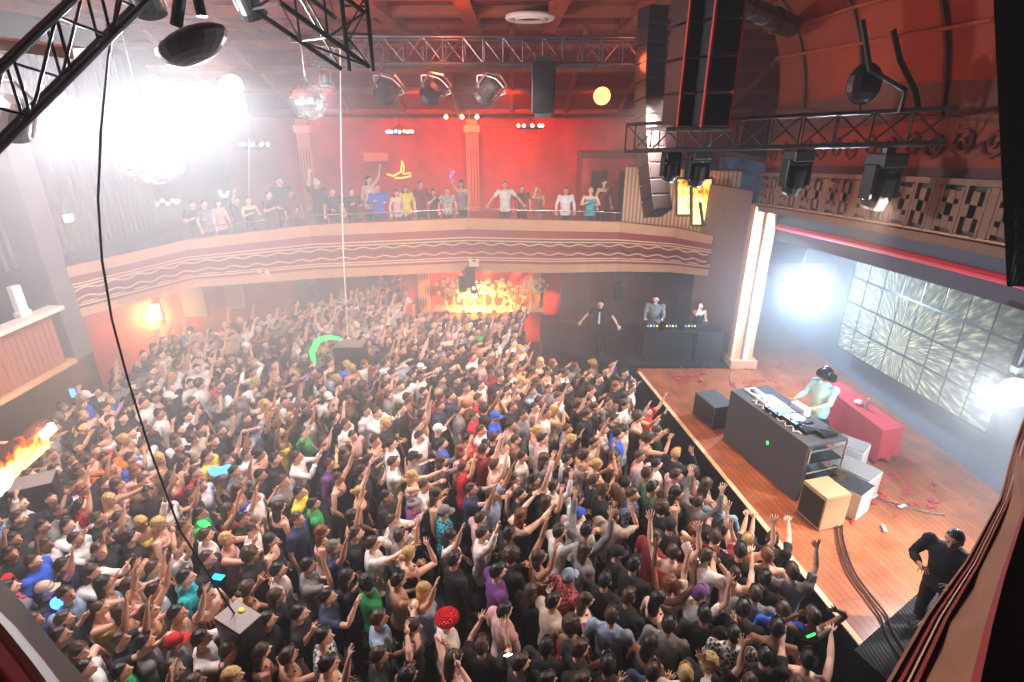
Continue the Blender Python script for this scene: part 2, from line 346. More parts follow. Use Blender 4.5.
rp = MB().tube([(6.4, y, z-.42) for y, z in AR], .07, 8).build('red_pelmet_rail', 'cloth_red'); tag(rp, 'dull red rail along the border cloth above the screen', 'rail')
# cove above the header
mb = MB(); vs = []; NP = 9
for (y, z) in AR:
    for k in range(NP):
        a = k/(NP-1)*PI/2; zz = 7.15+(y-6)*.03; vs.append((6.05-1.15*(1-math.cos(a)), y, zz+(9.6-zz)*math.sin(a)))
    for k in range(NP): a = (NP-1-k)/(NP-1)*PI/2; zz = 7.15+(y-6)*.03; vs.append((6.2-1.15*(1-math.cos(a)), y, zz+(9.7-zz)*math.sin(a)))
fs = []
W = 2*NP
for i in range(len(AR)-1):
    for k in range(W): fs.append((W*i+k, W*i+(k+1) % W, W*i+W+(k+1) % W, W*i+W+k))
cv = struct(mb.add(vs, fs).build('ceiling_cove', 'cove', smooth=True), 'curved orange brown cove over the stage opening', 'cove')
for i in (2, 5, 8, 11, 14):
    y = AR[i][0]; pts = []
    for k in range(NP): a = k/(NP-1)*PI/2; zz = 7.15+(y-6)*.03; pts.append((6.0-1.15*(1-math.cos(a)), y+.35*math.sin(a), zz+(9.6-zz)*math.sin(a)))
    struct(MB().tube(pts, .035, 6).build('cove_rib', 'shade', cv))
for zz, xx in ((7.2, 6.0), (8.35, 5.83), (8.9, 5.6)):
    struct(MB().tube([(xx, y, zz+(y-6)*.03*(9.6-zz)/2.4) for y, z in AR], .03, 6).build('cove_line', 'beam' if zz > 8 else 'shade', cv))
# carved scroll band between frieze and cove
sb = arch_strip('scroll_band', 'cove', 5.98, 6.02, .95, 1.6); tag(sb, 'dark red band of scroll ornament above the frieze', 'ornament band')
y = 13.2; k = 0
while y > 4.4:
    z = arch_z(y)+1.26; pts = [(5.95, y+.2*(1-t/14)*math.cos(t*.8), z+.2*(1-t/14)*math.sin(t*.8)*(1 if k % 2 else -1)) for t in range(13)]
    struct(MB().tube(pts, .03, 5).build('scroll', 'redwall2', sb)); y -= .5; k += 1
# proscenium jamb at the far side
jb = empty('proscenium_column', (6.1, 13.3, 1.1)); tag(jb, 'pale pink proscenium column with gilt edge strips at the far side of the stage', 'column', kind='structure')
MB().box((0, .25, 2.1), (.5, .5, 4.2)).build('shaft', 'cream', jb)
MB().box((.02, -.05, 2.1), (.12, .12, 4.2)).build('edge_strip', 'cream2', jb); MB().box((-.27, .05, 2.1), (.07, .12, 4.2)).build('edge_strip', 'gold', jb)
MB().box((0, .2, .12), (.7, .7, .24), bev=.02).build('base', 'cream', jb)
sj = struct(MB().prism([(5.25, 15.3), (5.85, 13.7), (6.0, 13.8), (5.4, 15.4)], 1.14, 5.6).build('wall_proscenium_side', 'lattice'), 'dim patterned splay wall between balcony and stage column', 'wall')
# near dark drape at the right of the hall
mb = MB(); a = at_y(983, -10, 5.6); b = at_y(1010, 290, 5.6); n = 40; pts = []
a = at_y(984, -40, 5.2); b = at_y(1009, 287, 5.2)
for i in range(n+1): pts.append((i*.1, 5.2-.02*i+.05*math.sin(i*1.7)))
vs = []
for (x, y) in pts: vs += [(b.x+x, y, b.z), (3.39+x, y, 9.6), (3.41+x, y+.05, 9.6), (b.x+x+.02, y+.05, b.z)]
fs = []
for i in range(n):
    for k in range(4): fs.append((4*i+k, 4*i+(k+1) % 4, 4*i+4+(k+1) % 4, 4*i+4+k))
tag(mb.add(vs, fs).build('black_curtain', 'drape', smooth=True), 'tall black curtain hanging at the edge of the hall beside the stage opening', 'curtain')
# wall at the stage back
struct(MB().box((8.7, 10.6, 3.6), (.15, 13, 5.2)).build('wall_stage_back', 'bluegrey'), 'grey blue cloth behind the screen', 'wall')
struct(MB().box((7.4, 16.6, 3.6), (2.8, .15, 5.2)).build('wall_stage_side', 'bluegrey'))
struct(MB().box((7.55, 10.6, 6.3), (2.9, 13, .12)).build('ceiling_stage', 'shade'))
# ------------------------------------------------------------------ left side box (sound position)
xl = -9.3
a, b = at_x(0, 333, xl), at_x(60, 306, xl)
sbx = empty('wall_left_box', (xl, 10, 0)); tag(sbx, 'red brown corrugated side box with a pale ledge', 'side box', kind='structure')
mb = MB(); ys = [5.0+i*.065 for i in range(85)]; pts = [(xl+.035*(i % 2), y) for i, y in enumerate(ys)]
mb.prism([(p[0]-xl, p[1]-10) for p in pts]+[(-.2, ys[-1]-10), (-.2, ys[0]-10)], 2.55, 3.62)
mb.build('corrugated_front', 'corr', sbx)
MB().box((.0, -2.2, 3.68), (.34, 5.7, .09), bev=.02).build('ledge', 'cream2', sbx)
MB().box((.02, -2.2, 2.52), (.18, 5.6, .1)).build('lower_ledge', 'cream', sbx)
MB().box((-1.1, -2.2, 2.5), (2.2, 5.6, .12)).build('box_floor', 'shade', sbx)
MB().box((-.9, .95, 4.9), (1.8, .5, 4.9)).build('dark_return', 'greywall', sbx)
eq = empty('control_desk', (xl-.55, 8.0, 3.725)); tag(eq, 'dark lighting desk and rack standing behind the pale ledge of the side box', 'equipment')
MB().box((0, 0, .42), (.7, 2.9, .84), bev=.03).build('rack', 'dark', eq); MB().box((.12, 0, .9), (.5, 2.6, .1), Matrix.Rotation(.2, 3, 'Y'), bev=.02).build('desk_surface', 'black', eq)
for k in range(4): MB().box((.36, -1.1+k*.72, .45), (.02, .5, .6)).build('rack_panel', 'black', eq)
for k in range(3): MB().tube([(.05, -.8+k*.8, .95), (.12, -.78+k*.8, 1.25), (.2, -.7+k*.8, 1.3)], .015, 6).build('desk_lamp', 'chrome', eq)
p = at_x(18, 300, xl-.1); e = MB().box((0, 0, 0), (.12, .2, .5), bev=.02).box((0, 0, -.3), (.16, .26, .1), bev=.02).build('white_monitor', 'white'); place(e, (xl-.1, p.y, 4.08)); tag(e, 'narrow white device standing on the pale ledge', 'device')
# ribbed wall above the box
mb = MB()
for i in range(46): mb.box((-9.85+.0, 10.7+i*.2-4.5, 6.6), (.12, .09, 4.2))
mb.box((-9.95, 10.6, 6.6), (.12, 10, 4.2)); struct(mb.build('wall_left_upper', 'greywall'), 'ribbed dark wall above the side box, veiled in haze', 'wall')
# ------------------------------------------------------------------ near balcony edges at the photographer's feet
def strip3(name, m, P, Q, th, parent=None, rel=Vector((0, 0, 0))):
    mb = MB(); n = len(P); vs = []
    for p, q in zip(P, Q): vs += [p-rel, q-rel, q-rel-Vector((0, 0, th)), p-rel-Vector((0, 0, th))]
    fs = []
    for i in range(n-1):
        for k in range(4): fs.append((4*i+k, 4*i+(k+1) % 4, 4*i+4+(k+1) % 4, 4*i+4+k))
    fs += [(0, 1, 2, 3), (4*n-1, 4*n-2, 4*n-3, 4*n-4)]
    return mb.add(vs, fs).build(name, m, parent, smooth=False)
LN = [(1040, 375), (1016, 440), (1000, 500), (965, 565), (925, 620), (885, 690)]
RN2 = [(1080, 380), (1050, 460), (1022, 520), (1003, 580), (990, 630), (975, 700)]
P = [at_z(*p, 5.1) for p in LN]; Q = [at_z(*p, 5.45) for p in RN2]
sbf = empty('side_balcony_front', P[2]); tag(sbf, 'orange brown side balcony front running down beside the stage', 'balcony front', kind='structure')
rel = P[2]
def lerp(P, Q, t): return [p.lerp(q, t) for p, q in zip(P, Q)]
strip3('panel', 'parapet', lerp(P, Q, .0), Q, .05, sbf, rel)
for t0, t1, mm in ((-.03, .03, 'parapet'), (.12, .17, 'maroon'), (.22, .25, 'gold'), (.30, .36, 'maroon'), (.92, 1.0, 'maroon')):
    A, B = lerp(P, Q, t0), lerp(P, Q, t1); A = [v+Vector((0, 0, .03)) for v in A]; B = [v+Vector((0, 0, .03)) for v in B]
    strip3('moulding', mm, A, B, .05, sbf, rel)
strip3('dark_seating', 'black', Q, [q+Vector((3, -.2, .0)) for q in Q], .1, sbf, rel)
L1 = [(-30, 545), (20, 600), (60, 650), (105, 700)]
L2 = [(-30, 600), (10, 640), (38, 675), (60, 705)]
L3 = [(-30, 640), (-5, 665), (10, 690), (20, 710)]
A, B, D = [at_z(*p, 5.9) for p in L1], [at_z(*p, 6.1) for p in L2], [at_z(*p, 6.1) for p in L3]
nb = empty('near_balcony_edge', A[1]); tag(nb, 'black balcony lip with a white rail and red cushion at the lower corner', 'balcony edge', kind='structure')
strip3('black_lip', 'black', A, B, .08, nb, A[1])
MB().tube([b-A[1]+Vector((0, 0, .03)) for b in B], .018, 8).build('white_rail', 'white', nb)
strip3('red_cushion', 'cloth_red', [b.lerp(d, .1) for b, d in zip(B, D)], D, .1, nb, A[1])
strip3('dark_floor_strip', 'black', D, [d+Vector((-.8, -.6, 0)) for d in D], .1, nb, A[1])
# ================================================================== THINGS ON THE STAGE
# console desk
c1, c2, c3, c4 = Vector((4.38, 9.80)), Vector((4.92, 7.78)), Vector((5.72, 8.03)), Vector((5.2, 10.02))
bc = (c1+c2+c3+c4)/4
dk = empty('performance_desk', (bc.x, bc.y, 1.1)); tag(dk, 'tall grey covered desk loaded with mixing gear on the stage', 'desk')
rr = lambda p: (p.x-bc.x, p.y-bc.y)
def inset(a, b, t): return a.lerp(b, t)
MB().prism([rr(c1), rr(c2), rr(c2.lerp(c3, .06)), rr(c1.lerp(c4, .06))], 0, 1.07).build('front_panel', 'grey', dk)
MB().prism([rr(c1.lerp(c4, .06)), rr(c1.lerp(c2, .04).lerp(c4.lerp(c3, .04), .06)), rr(c4.lerp(c3, .04)), rr(c4)], 0, 1.07).build('side_panel', 'grey', dk)
MB().prism([rr(c1), rr(c2), rr(c3), rr(c4)], 1.07, 1.12).build('desktop', 'grey', dk)
for z in (.35, .72): MB().prism([rr(c2.lerp(c1, .02).lerp(c3, .1)), rr(c2.lerp(c3, .95)), rr(c3.lerp(c4, .5).lerp(c2, .0)), rr(c2.lerp(c1, .5).lerp(c3, .06))], z, z+.03).build('shelf', 'dark', dk)
for q in (c2.lerp(c3, .08), c3):
    MB().tube([(*rr(q), 0), (*rr(q), 1.07)], .02, 6).build('post', 'chrome', dk)
for z in (.98, .55): MB().tube([(*rr(c2.lerp(c3, .08)), z), (*rr(c3), z)], .016, 6).build('crossbar', 'chrome', dk)
# gear on the desk
u = (c2-c1).normalized(); v = (c4-c1).normalized(); ang = math.atan2(u.y, u.x)
def desk(a, b): p = c1+u*a+v*b; return (p.x, p.y)
TOP = 2.22
def gear(name, label, a, b, w, d, h, m, cat='equipment'):
    x, y = desk(a, b); e = empty(name, (x, y, TOP), ang); tag(e, label, cat)
    MB().box((0, 0, h/2), (w, d, h), bev=.008).build('casing', m, e); return e
g = gear('laptop', 'closed pale laptop at the far end of the console desk', .22, .38, .34, .25, .03, 'white', 'laptop'); MB().ball((0, 0, .033), (.11, .09, .02), 12, 6).build('headphones_pad', 'black', g)
g = gear('controller', 'white keyed music controller on the console desk', .66, .40, .42, .36, .05, 'white')
for i in range(8): MB().box((-.18+i*.05, -.02, .055), (.036, .22, .02)).build('key', 'led' if i % 3 == 0 else 'dark', g)
g = gear('mixing_console', 'mixer covered in blue lit knobs at the middle of the desk', 1.05, .30, .4, .42, .09, 'dark')
for i in range(6):
    for j in range(4): MB().tube([(-.15+i*.06, -.14+j*.09, .09), (-.15+i*.06, -.14+j*.09, .115)], .018, 8).build('knob', 'led' if (i+j) % 2 else 'chrome', g)
g = gear('deck_player', 'round platter deck with blue lights beside the mixer', 1.42, .34, .34, .38, .1, 'dark'); MB().tube([(0, 0, .1), (0, 0, .12)], .13, 20).build('platter', 'chrome', g); MB().box((.1, -.15, .105), (.1, .04, .012)).build('display', 'led', g)
g = gear('screen_unit', 'small bright white and orange screen facing the performer', 1.12, .66, .34, .16, .16, 'white', 'screen'); MB().box((0, .085, .1), (.3, .01, .1)).build('orange_display', 'warm', g)
for i, (a, lb) in enumerate(((1.7, 'effects box full of knobs at the near end of the desk'), (1.88, 'small effects box at the corner of the console desk'))):
    g = gear('effects_box', lb, a, .34+.2*i, .2, .3, .08, 'dark')
    for j in range(5): MB().tube([(-.06+.03*j, -.08+.03*j, .08), (-.06+.03*j, -.08+.03*j, .12)], .017, 8).build('knob', 'chrome', g)
x, y = desk(.75, .1); cb = MB()
pp = [Vector((*desk(.5+i*.06, .12+.05*math.sin(i*1.9)), TOP+.02+.015*math.sin(i*2.3))) for i in range(22)]
tag(cb.tube(pp, .012, 6).build('audio_cable', 'white'), 'loose pale cables tangled along the front of the console desk', 'cable')
# monitor speakers and cases around the desk
def speaker_box(name, label, c, d, rz, m='grey', top=None, face=True, cat='speaker', z=1.112):
    e = empty(name, (c[0], c[1], z), rz); tag(e, label, cat)
    MB().box((0, 0, d[2]/2), d, bev=.015).build('cabinet', m, e)
    if top: MB().box((0, 0, d[2]+.008), (d[0]*.97, d[1]*.97, .014)).build('top_panel', top, e)
    if face: MB().box((-d[0]/2-.008, 0, d[2]*.5), (.012, d[1]*.9, d[2]*.85)).build('grille', 'black', e)
    return e
speaker_box('monitor_speaker', 'grey monitor speaker at the far end of the desk', (4.40, 10.55), (.5, .75, .52), ang+PI/2, 'grey')
speaker_box('monitor_cabinet', 'plywood topped speaker cabinet in front of the desk', (5.10, 7.33), (.48, .50, .62), ang+PI/2, 'wood', 'wood')
p = at_z(856, 441, 1.5)
speaker_box('flight_case', 'pale flight case beside the near end of the desk', (6.25, 8.62), (.5, .42, .62), ang+.5, 'white', 'lgrey', False, 'case')
speaker_box('flight_case', 'grey lidded flight case lower of the pale stacked cases', (6.0, 8.0), (.62, .5, .52), ang+.35, 'white', 'lgrey', False, 'case')
speaker_box('equipment_rack', 'open white equipment rack next to the plywood topped cabinet', (5.72, 7.55), (.4, .46, .5), ang+.35, 'white', 'alu', False, 'rack')
# red table
t1, t2, t3, t4 = Vector((6.80, 10.75)), Vector((6.92, 8.86)), Vector((7.42, 9.0)), Vector((7.25, 10.9))
tc_ = (t1+t2+t3+t4)/4
tb = empty('draped_table', (tc_.x, tc_.y, 1.11)); tag(tb, 'long table under a red cloth behind the performer', 'table')
MB().prism([(q.x-tc_.x, q.y-tc_.y) for q in (t1, t2, t3, t4)], .70, .75).build('tabletop', 'cloth_red', tb)
mb = MB(); out = [t1, t2, t3, t4]; ring = []
for a, b in zip(out, out[1:]+out[:1]):
    for i in range(16): ring.append(a.lerp(b, i/16))
vs = []
for i, q in enumerate(ring):
    dd = (q-tc_).normalized(); o = .012+.03*math.sin(i*1.3)
    vs += [(q.x-tc_.x+dd.x*.012, q.y-tc_.y+dd.y*.012, .757), (q.x-tc_.x+dd.x*(o+.05), q.y-tc_.y+dd.y*(o+.05), .12+.05*math.sin(i*.7))]
n = len(ring); mb.add(vs, [(2*i, 2*((i+1) % n), 2*((i+1) % n)+1, 2*i+1) for i in range(n)]); mb.build('cloth_skirt', 'cloth_red', tb)
for q in (t1.lerp(t3, .06), t3.lerp(t1, .06), t2.lerp(t4, .06), t4.lerp(t2, .06)): MB().tube([(q.x-tc_.x, q.y-tc_.y, 0), (q.x-tc_.x, q.y-tc_.y, .7)], .02, 6).build('leg', 'dark', tb)
p = at_z(857, 404, 1.87); e = MB().ball((0, 0, .05), (.09, .07, .05), 12, 6).build('towel', 'white'); place(e, (p.x+.02, p.y, 1.868)); tag(e, 'crumpled white towel on the red table', 'towel')
p = at_z(866, 408, 1.87); e = empty('water_bottle', (p.x, p.y, 1.868)); tag(e, 'clear bottle standing on the red table', 'bottle')
MB().tube([(0, 0, 0), (0, 0, .15), (0, 0, .18), (0, 0, .2)], [.033, .033, .014, .012], 10).build('body', 'lgrey', e); MB().tube([(0, 0, .2), (0, 0, .225)], .015, 8).build('cap', 'white', e)
# cables running over the stage
def cable(pts, r, m, name, label, z=1.12, cat='cable'):
    P = [at_z(x, y, z) for x, y in pts]; Q = []
    for i in range(len(P)-1):
        for k in range(6):
            t = k/6; p0 = P[max(i-1, 0)]; p1 = P[i]; p2 = P[i+1]; p3 = P[min(i+2, len(P)-1)]
            Q.append(.5*((2*p1)+(p2-p0)*t+(2*p0-5*p1+4*p2-p3)*t*t+(3*p1-p0-3*p2+p3)*t**3))
    Q.append(P[-1]); Q = [Vector((q.x, q.y, z+r*.8)) for q in Q]
    tag(MB().tube(Q, r, 8).build(name, m), label, cat)
cable([(831, 505), (836, 515), (838, 540), (848, 572), (866, 598), (880, 618), (888, 638), (905, 665)], .015, 'black', 'stage_cable', 'thick black cable from the plywood cabinet, nearer the crowd of two')
cable([(834, 504), (841, 516), (843, 540), (853, 570), (870, 595), (885, 614), (894, 634), (912, 662)], .015, 'black', 'stage_cable', 'thick black cable from the plywood cabinet, nearer the screen of two')
cable([(862, 492), (885, 500), (905, 506), (925, 512), (945, 515)], .01, 'lgrey', 'thin_cable', 'thin pale cable crossing the stage from the cases')
cable([(732, 372), (730, 380), (736, 388), (731, 394)], .01, 'lgrey', 'thin_cable', 'thin cable curling on the boards at the far end of the desk')
# confetti: nobody could count it
mb = MB(); rc = random.Random(3)
for cx, cy, n, s in ((685, 378, 26, 9), (720, 388, 8, 20), (700, 372, 14, 8), (640+128, 375, 16, 14), (790, 372, 8, 12), (808, 385, 6, 6), (890, 470, 22, 11), (880, 460, 8, 10), (905, 500, 14, 12), (875, 500, 8, 6), (845, 520, 4, 10), (930, 505, 8, 12), (760, 380, 7, 10), (842, 397, 6, 10), (850, 405, 4, 8), (895, 500, 6, 20)):
    for i in range(n):
        p = at_z(cx+rc.gauss(0, s*1.2), cy+rc.gauss(0, s*.6), 1.115)
        if p.x < edge_x(p.y)+.05 or p.x > 8.4 or p.y > 16: continue
        a = rc.random()*PI; w = rc.uniform(.012, .03); l = rc.uniform(.02, .07); u2 = Vector((math.cos(a), math.sin(a), rc.uniform(-.2, .3))); v2 = Vector((-math.sin(a), math.cos(a), rc.uniform(-.2, .3)))
        p.z = 1.13; mb.slab(p-u2*l-v2*w, p+u2*l-v2*w, p+u2*l+v2*w, p-u2*l+v2*w, .003)
tag(mb.build('confetti', 'cloth_red'), 'scattered scraps of red paper on the stage boards', 'confetti', kind='stuff')
for (x, y, lab) in ((884, 529, 'small pale crumpled paper alone on the lit boards'), (902, 507, 'strip of white tape across the thin cable'), (874, 497, 'crumpled white tape where the thin cable starts')):
    p = at_z(x, y, 1.12); e = MB().box((0, 0, .012), (.16, .05, .02), bev=.006).build('tape_scrap', 'white'); place(e, (p.x, p.y, 1.125), (0, 0, x)); tag(e, lab, 'tape')
# ------------------------------------------------------------------ screen wall
S = [Vector((8.02, 12.45, 4.42)), Vector((8.02, 7.95, 4.52)), Vector((8.0, 7.95, 2.36)), Vector((8.02, 12.45, 2.06))]   # far top, near top, near bottom, far bottom
sw = empty('screen_wall', (8.1, 10.2, 2.0)); tag(sw, 'wall of square video panels showing radiating fibres behind the desk', 'screen')
o0 = Vector((8.1, 10.2, 2.0))
def S_at(a, b): return S[0].lerp(S[1], a).lerp(S[3].lerp(S[2], a), b)-o0
NX, NY = 8, 4
for i in range(NX):
    for j in range(NY):
        g = .035
        a0, a1, b0, b1 = (i+g)/NX, (i+1-g)/NX, (j+g*1.2)/NY, (j+1-g*1.2)/NY
        o = MB().slab(S_at(a0, b1), S_at(a1, b1), S_at(a1, b0), S_at(a0, b0), .06).build('video_panel', 'screen', sw)
        uvl = o.data.uv_layers.new(name='UV'); me = o.data
        co = [(a0, 1-b1), (a1, 1-b1), (a1, 1-b0), (a0, 1-b0)]
        for lp in me.loops:
            vv = me.vertices[lp.vertex_index].co; best = min(range(4), key=lambda q: (S_at((a0, a1, a1, a0)[q], (b1, b1, b0, b0)[q])-vv).length)
            uvl.data[lp.index].uv = co[best]
MB().slab(*[S_at(a, b)+Vector((.07, 0, 0)) for a, b in ((-.01, 1.01), (1.01, 1.01), (1.01, -.01), (-.01, -.01))], .12).build('backing_frame', 'dark', sw)
for a in (.15, .5, .85):
    p = S_at(a, 0); MB().tube([p+Vector((.05, 0, 0)), p+Vector((.05, 0, 1.2))], .015, 6).build('hanging_cable', 'chrome', sw)
# ------------------------------------------------------------------ lighting gear
def truss(name, label, a, b, w=.34, seg=.42, group=None, mm='alu'):
    a, b = Vector(a), Vector(b); d = (b-a); L = d.length; d.normalize(); s = d.cross(Vector((0, 0, 1))).normalized()*w/2; up = Vector((0, 0, 1))*w/2
    e = empty(name, a); tag(e, label, 'truss', group); cs = [s+up, -s+up, -s-up, s-up]
    for c in cs: MB().tube([c, d*L+c], .028, 8).build('chord', mm, e)
    mb = MB(); n = max(2, int(L/seg))
    for f in range(4):
        p, q = cs[f], cs[(f+1) % 4]
        for i in range(n):
            t0, t1 = L*i/n, L*(i+1)/n
            mb.tube([d*t0+(p if i % 2 else q), d*t1+(q if i % 2 else p)], .013, 5)
            mb.tube([d*t0+p, d*t0+q], .013, 5)
    mb.build('lattice_bracing', mm, e); return e
def moving_head(name, label, loc, tilt=0, rz=0, group=None, s=1.0, lit=None):
    e = empty(name, loc, rz); e.scale = (s, s, s); tag(e, label, 'stage light', group)
    MB().box((0, 0, -.08), (.36, .28, .16), bev=.02).build('base', 'black', e)
    MB().box((0, 0, .02), (.12, .06, .08)).build('clamp', 'alu', e)
    y = MB().box((-.2, 0, -.32), (.05, .16, .4), bev=.015).box((.2, 0, -.32), (.05, .16, .4), bev=.015).box((0, 0, -.18), (.42, .16, .05), bev=.01).build('yoke', 'dark', e)
    m = Matrix.Rotation(tilt, 3, 'X'); c = Vector((0, 0, -.42))
    hd = MB().tube([c+m @ Vector((0, 0, .2)), c+m @ Vector((0, 0, .15)), c+m @ Vector((0, 0, -.1)), c+m @ Vector((0, 0, -.2))], [.1, .14, .16, .13], 14).build('lamp_head', 'black', e)
    MB().tube([c+m @ Vector((0, 0, -.2)), c+m @ Vector((0, 0, -.215))], [.115, .11], 14).build('lens', lit or 'glassblue', e)
    MB().tube([c+m @ Vector((.0, 0, -.19)), c+m @ Vector((0, 0, -.22))], [.135, .135], 14, cap=False).build('lens_ring', 'chrome', e)
    return e
def par_can(name, label, loc, rot, group=None, s=1, face='glassblue'):
    e = empty(name, loc); e.rotation_euler = rot; e.scale = (s, s, s); tag(e, label, 'stage light', group)
    MB().tube([(0, 0, .26), (0, 0, .22), (0, 0, 0), (0, 0, -.06)], [.06, .12, .13, .16], 16).build('can', 'black', e)
    MB().tube([(0, 0, -.05), (0, 0, -.045)], .135, 16).build('lens', face, e)
    MB().tube([(-.17, 0, 0), (-.17, 0, .34), (0, 0, .42), (.17, 0, .34), (.17, 0, 0)], .016, 6).build('yoke', 'chrome', e)
    return e
T1 = truss('lighting_truss', 'long truss with moving lights hanging in front of the stage cove', (2.0, 9.9, 6.95), (5.65, 7.6, 7.18), .42)
for x, y, lab, s, lt in ((800, 150, 'moving light under the truss throwing a thin blue beam down', 1.0, None), (888, 153, 'largest moving light under the near end of the stage truss', 1.15, None),
                     (700, 150, 'moving light under the far end of the stage truss, aiming down', .9, None), (672, 152, 'small moving light tucked beside the hanging speaker columns', .75, 'lampw')):
    p = at_y(x, y, 9.9-(x-650)/290*2.5); moving_head('moving_light', lab, p, .15, .3, s=s, lit=lt)
T2 = truss('lighting_truss', 'dim far truss crossing before the balcony with three wired lamps', (-4.4, 13.4, 8.6), (3.6, 13.2, 8.55), .5)
for x, lab in ((383, 'wired lamp on the far truss, nearest the mirror balls'), (430, 'wired lamp at the middle of the far truss trio'), (485, 'wired lamp on the far truss, nearest the dark box')):
    p = at_y(x, 76, 13.2); e = par_can('wired_spotlight', lab, p+Vector((0, 0, -.35)), (.9, .5, .3), s=1.5)
    MB().tube([(.2*math.cos(a)*(1+.3*math.sin(3*a)), .03, .1+.2*math.sin(a)) for a in [i*PI/8 for i in range(17)]], .008, 5).build('cable_loop', 'white', e)
p = at_y(543, 88, 13.0); e = empty('dark_fixture_box', p-Vector((0, 0, .5))); tag(e, 'tall dark equipment box hanging from the far truss', 'fixture')
MB().box((0, 0, .5), (.5, .4, 1.0), bev=.02).build('housing', 'dark', e); MB().box((0, -.21, .55), (.4, .02, .7)).build('grille', 'black', e)
for z in (-.05, 1.05): MB().box((0, 0, z), (.36, .34, .1)).build('bracket', 'alu', e)
p = at_y(602, 96, 13.0); e = MB().tube([(0, -.02, 0), (0, .04, 0)], .18, 18).build('ceiling_lamp', 'orange'); place(e, p); tag(e, 'oval orange lamp glowing beside the far truss', 'lamp')
TL = truss('lighting_truss', 'diagonal truss at the top corner by the white spots', at_y(-25, 130, 4.6), at_y(135, -25, 5.6), .42, mm='dark')
TC = truss('lighting_truss', 'short truss frame above the mirror balls', at_y(262, -25, 6.6), at_y(352, 42, 7.4), .55, mm='dark')
truss('lighting_truss', 'narrow truss dropping beside the short frame', at_y(352, -20, 7.8), at_y(360, 58, 7.9), .3, mm='dark')
truss('lighting_truss', 'lighting truss running along the ceiling over the dance floor', (-5.6, 7.2, 9.1), (-2.4, 7.3, 9.2), .4)
# plates at truss ends
for (x, y, d, lab) in ((37, 48, 6, 'cream speaker plate hung under the diagonal truss'), (322, 42, 8, 'cream plate under the short truss frame')):
    p = at_y(x, y, d); e = MB().box((0, 0, 0), (.75, .5, .1), bev=.01).build('hanging_plate', 'cream2'); place(e, p, (.1, .1, .3)); tag(e, lab, 'plate')
# big moving light seen from behind at the top
p = at_y(190, 28, 6.2); e = empty('scanner_light', p); tag(e, 'big dark scanner light with swivel arm against the white glare', 'stage light')
MB().tube([(0, 0, .55), (-.02, 0, .3), (-.14, .02, .02)], [.07, .06, .06], 8).tube([(.12, 0, .5), (.14, 0, .1)], .05, 8).build('arm', 'dark', e)
MB().ball((.0, 0, -.12), (.34, .3, .2), 16, 10, lambda v: Vector((v.x, v.y, v.z*(.6 if v.z > 0 else 1)+v.x*.35))).build('housing', 'black', e)
MB().ball((-.3, -.1, -.22), .04, 8, 6).build('pilot_lamp', 'lampw', e)
par_can('par_can', 'pale faced ceiling lamp above the hazy side', at_y(150, 8, 7), (.6, 0, .2), s=1.0, face='lgrey')
par_can('par_can', 'pale ceiling lamp beside the hanging cable pair', at_y(252, 10, 8), (.6, 0, -.2), s=1.1, face='lgrey')
par_can('par_can', 'dark lamp at the edge by the near truss corner', at_y(10, 125, 6), (.4, .6, .2), s=1.2, face='lampw')
# mirror balls
mbm = mat('mirror tiles', (.75, .78, .8), .12, 1, bump=1.0, scale=24, kind='check')
for (x, y, d, r, lab) in ((150, 152, 9.5, .52, 'large mirror ball half lost in the white glare'), (308, 101, 11, .34, 'mirror ball hanging by the bright red walled lamp')):
    p = at_y(x, y, d); e = empty('mirror_ball', p); tag(e, lab, 'mirror ball')
    MB().ball((0, 0, 0), r, 26, 18).build('ball', mbm, e); MB().tube([(0, 0, r), (0, 0, 9.4-p.z)], .012, 6).build('hanger', 'chrome', e); MB().tube([(0, 0, r-.02), (0, 0, r+.06)], .05, 8).build('cap', 'dark', e)
# white spots with bodies
SPOTS = [(66, 105, 8.5, 'bright white spot at the hazy side wall'), (150, 98, 8.6, 'blazing white spot in the middle of the glare'), (182, 92, 8.7, 'blazing white spot next to the scanner light'), (232, 84, 8.6, 'bright white spot nearest the mirror ball pair'), (326, 84, 10.0, 'small white spot with a red body over the red balcony')]
SP = []
def aim_rot(p, q): return (q-p).to_track_quat('-Z', 'Y').to_euler()
for i, (x, y, d, lab) in enumerate(SPOTS):
    p = at_y(x, y, d); SP.append(p)
    e = par_can('white_spotlight', lab, p, aim_rot(p, Vector((-.5, 3, 6.0))) if i < 4 else (-.2, 0, 0), s=.9 if i < 4 else .55, face='lamp')
STG = [(801, 284, 12.2, 'blazing blue white spot on the far side of the stage'), (1016, 392, 6.9, 'blazing white spot at the near end of the screen wall')]
for (x, y, d, lab) in STG:
    p = at_y(x, y, d); SP.append(p); e = par_can('white_spotlight', lab, p, aim_rot(p, Vector((1.0, 1.5, 6.4))), s=1.25, face='lamp')
    e = empty('drop_pole', (p.x+.05, p.y+.15, p.z)); tag(e, 'thin dark pole from which the '+('far' if x < 900 else 'near')+' blazing stage spot hangs', 'pole')
    MB().tube([(0, 0, .3), (0, 0, 6.24-p.z)], .022, 8).build('tube', 'dark', e); MB().box((0, 0, .28), (.12, .12, .1), bev=.01).build('clamp', 'alu', e)
# small lamps above the screen
for (x, y, lab) in ((771, 231, 'small stage lamp under the border, farthest from the screen'), (858, 242, 'small lit lamp over the far top corner of the screen wall'), (905, 252, 'dim lamp over the screen wall between two lit ones'), (945, 270, 'cluster lamp above the middle of the screen wall'), (1018, 290, 'small white lamp at the near top corner of the screen wall')):
    p = at_x(x, y, 7.3); par_can('border_lamp', lab, p, (.3, .5, 0), s=.6, face='lampw' if x in (858, 1018) else 'glassblue')
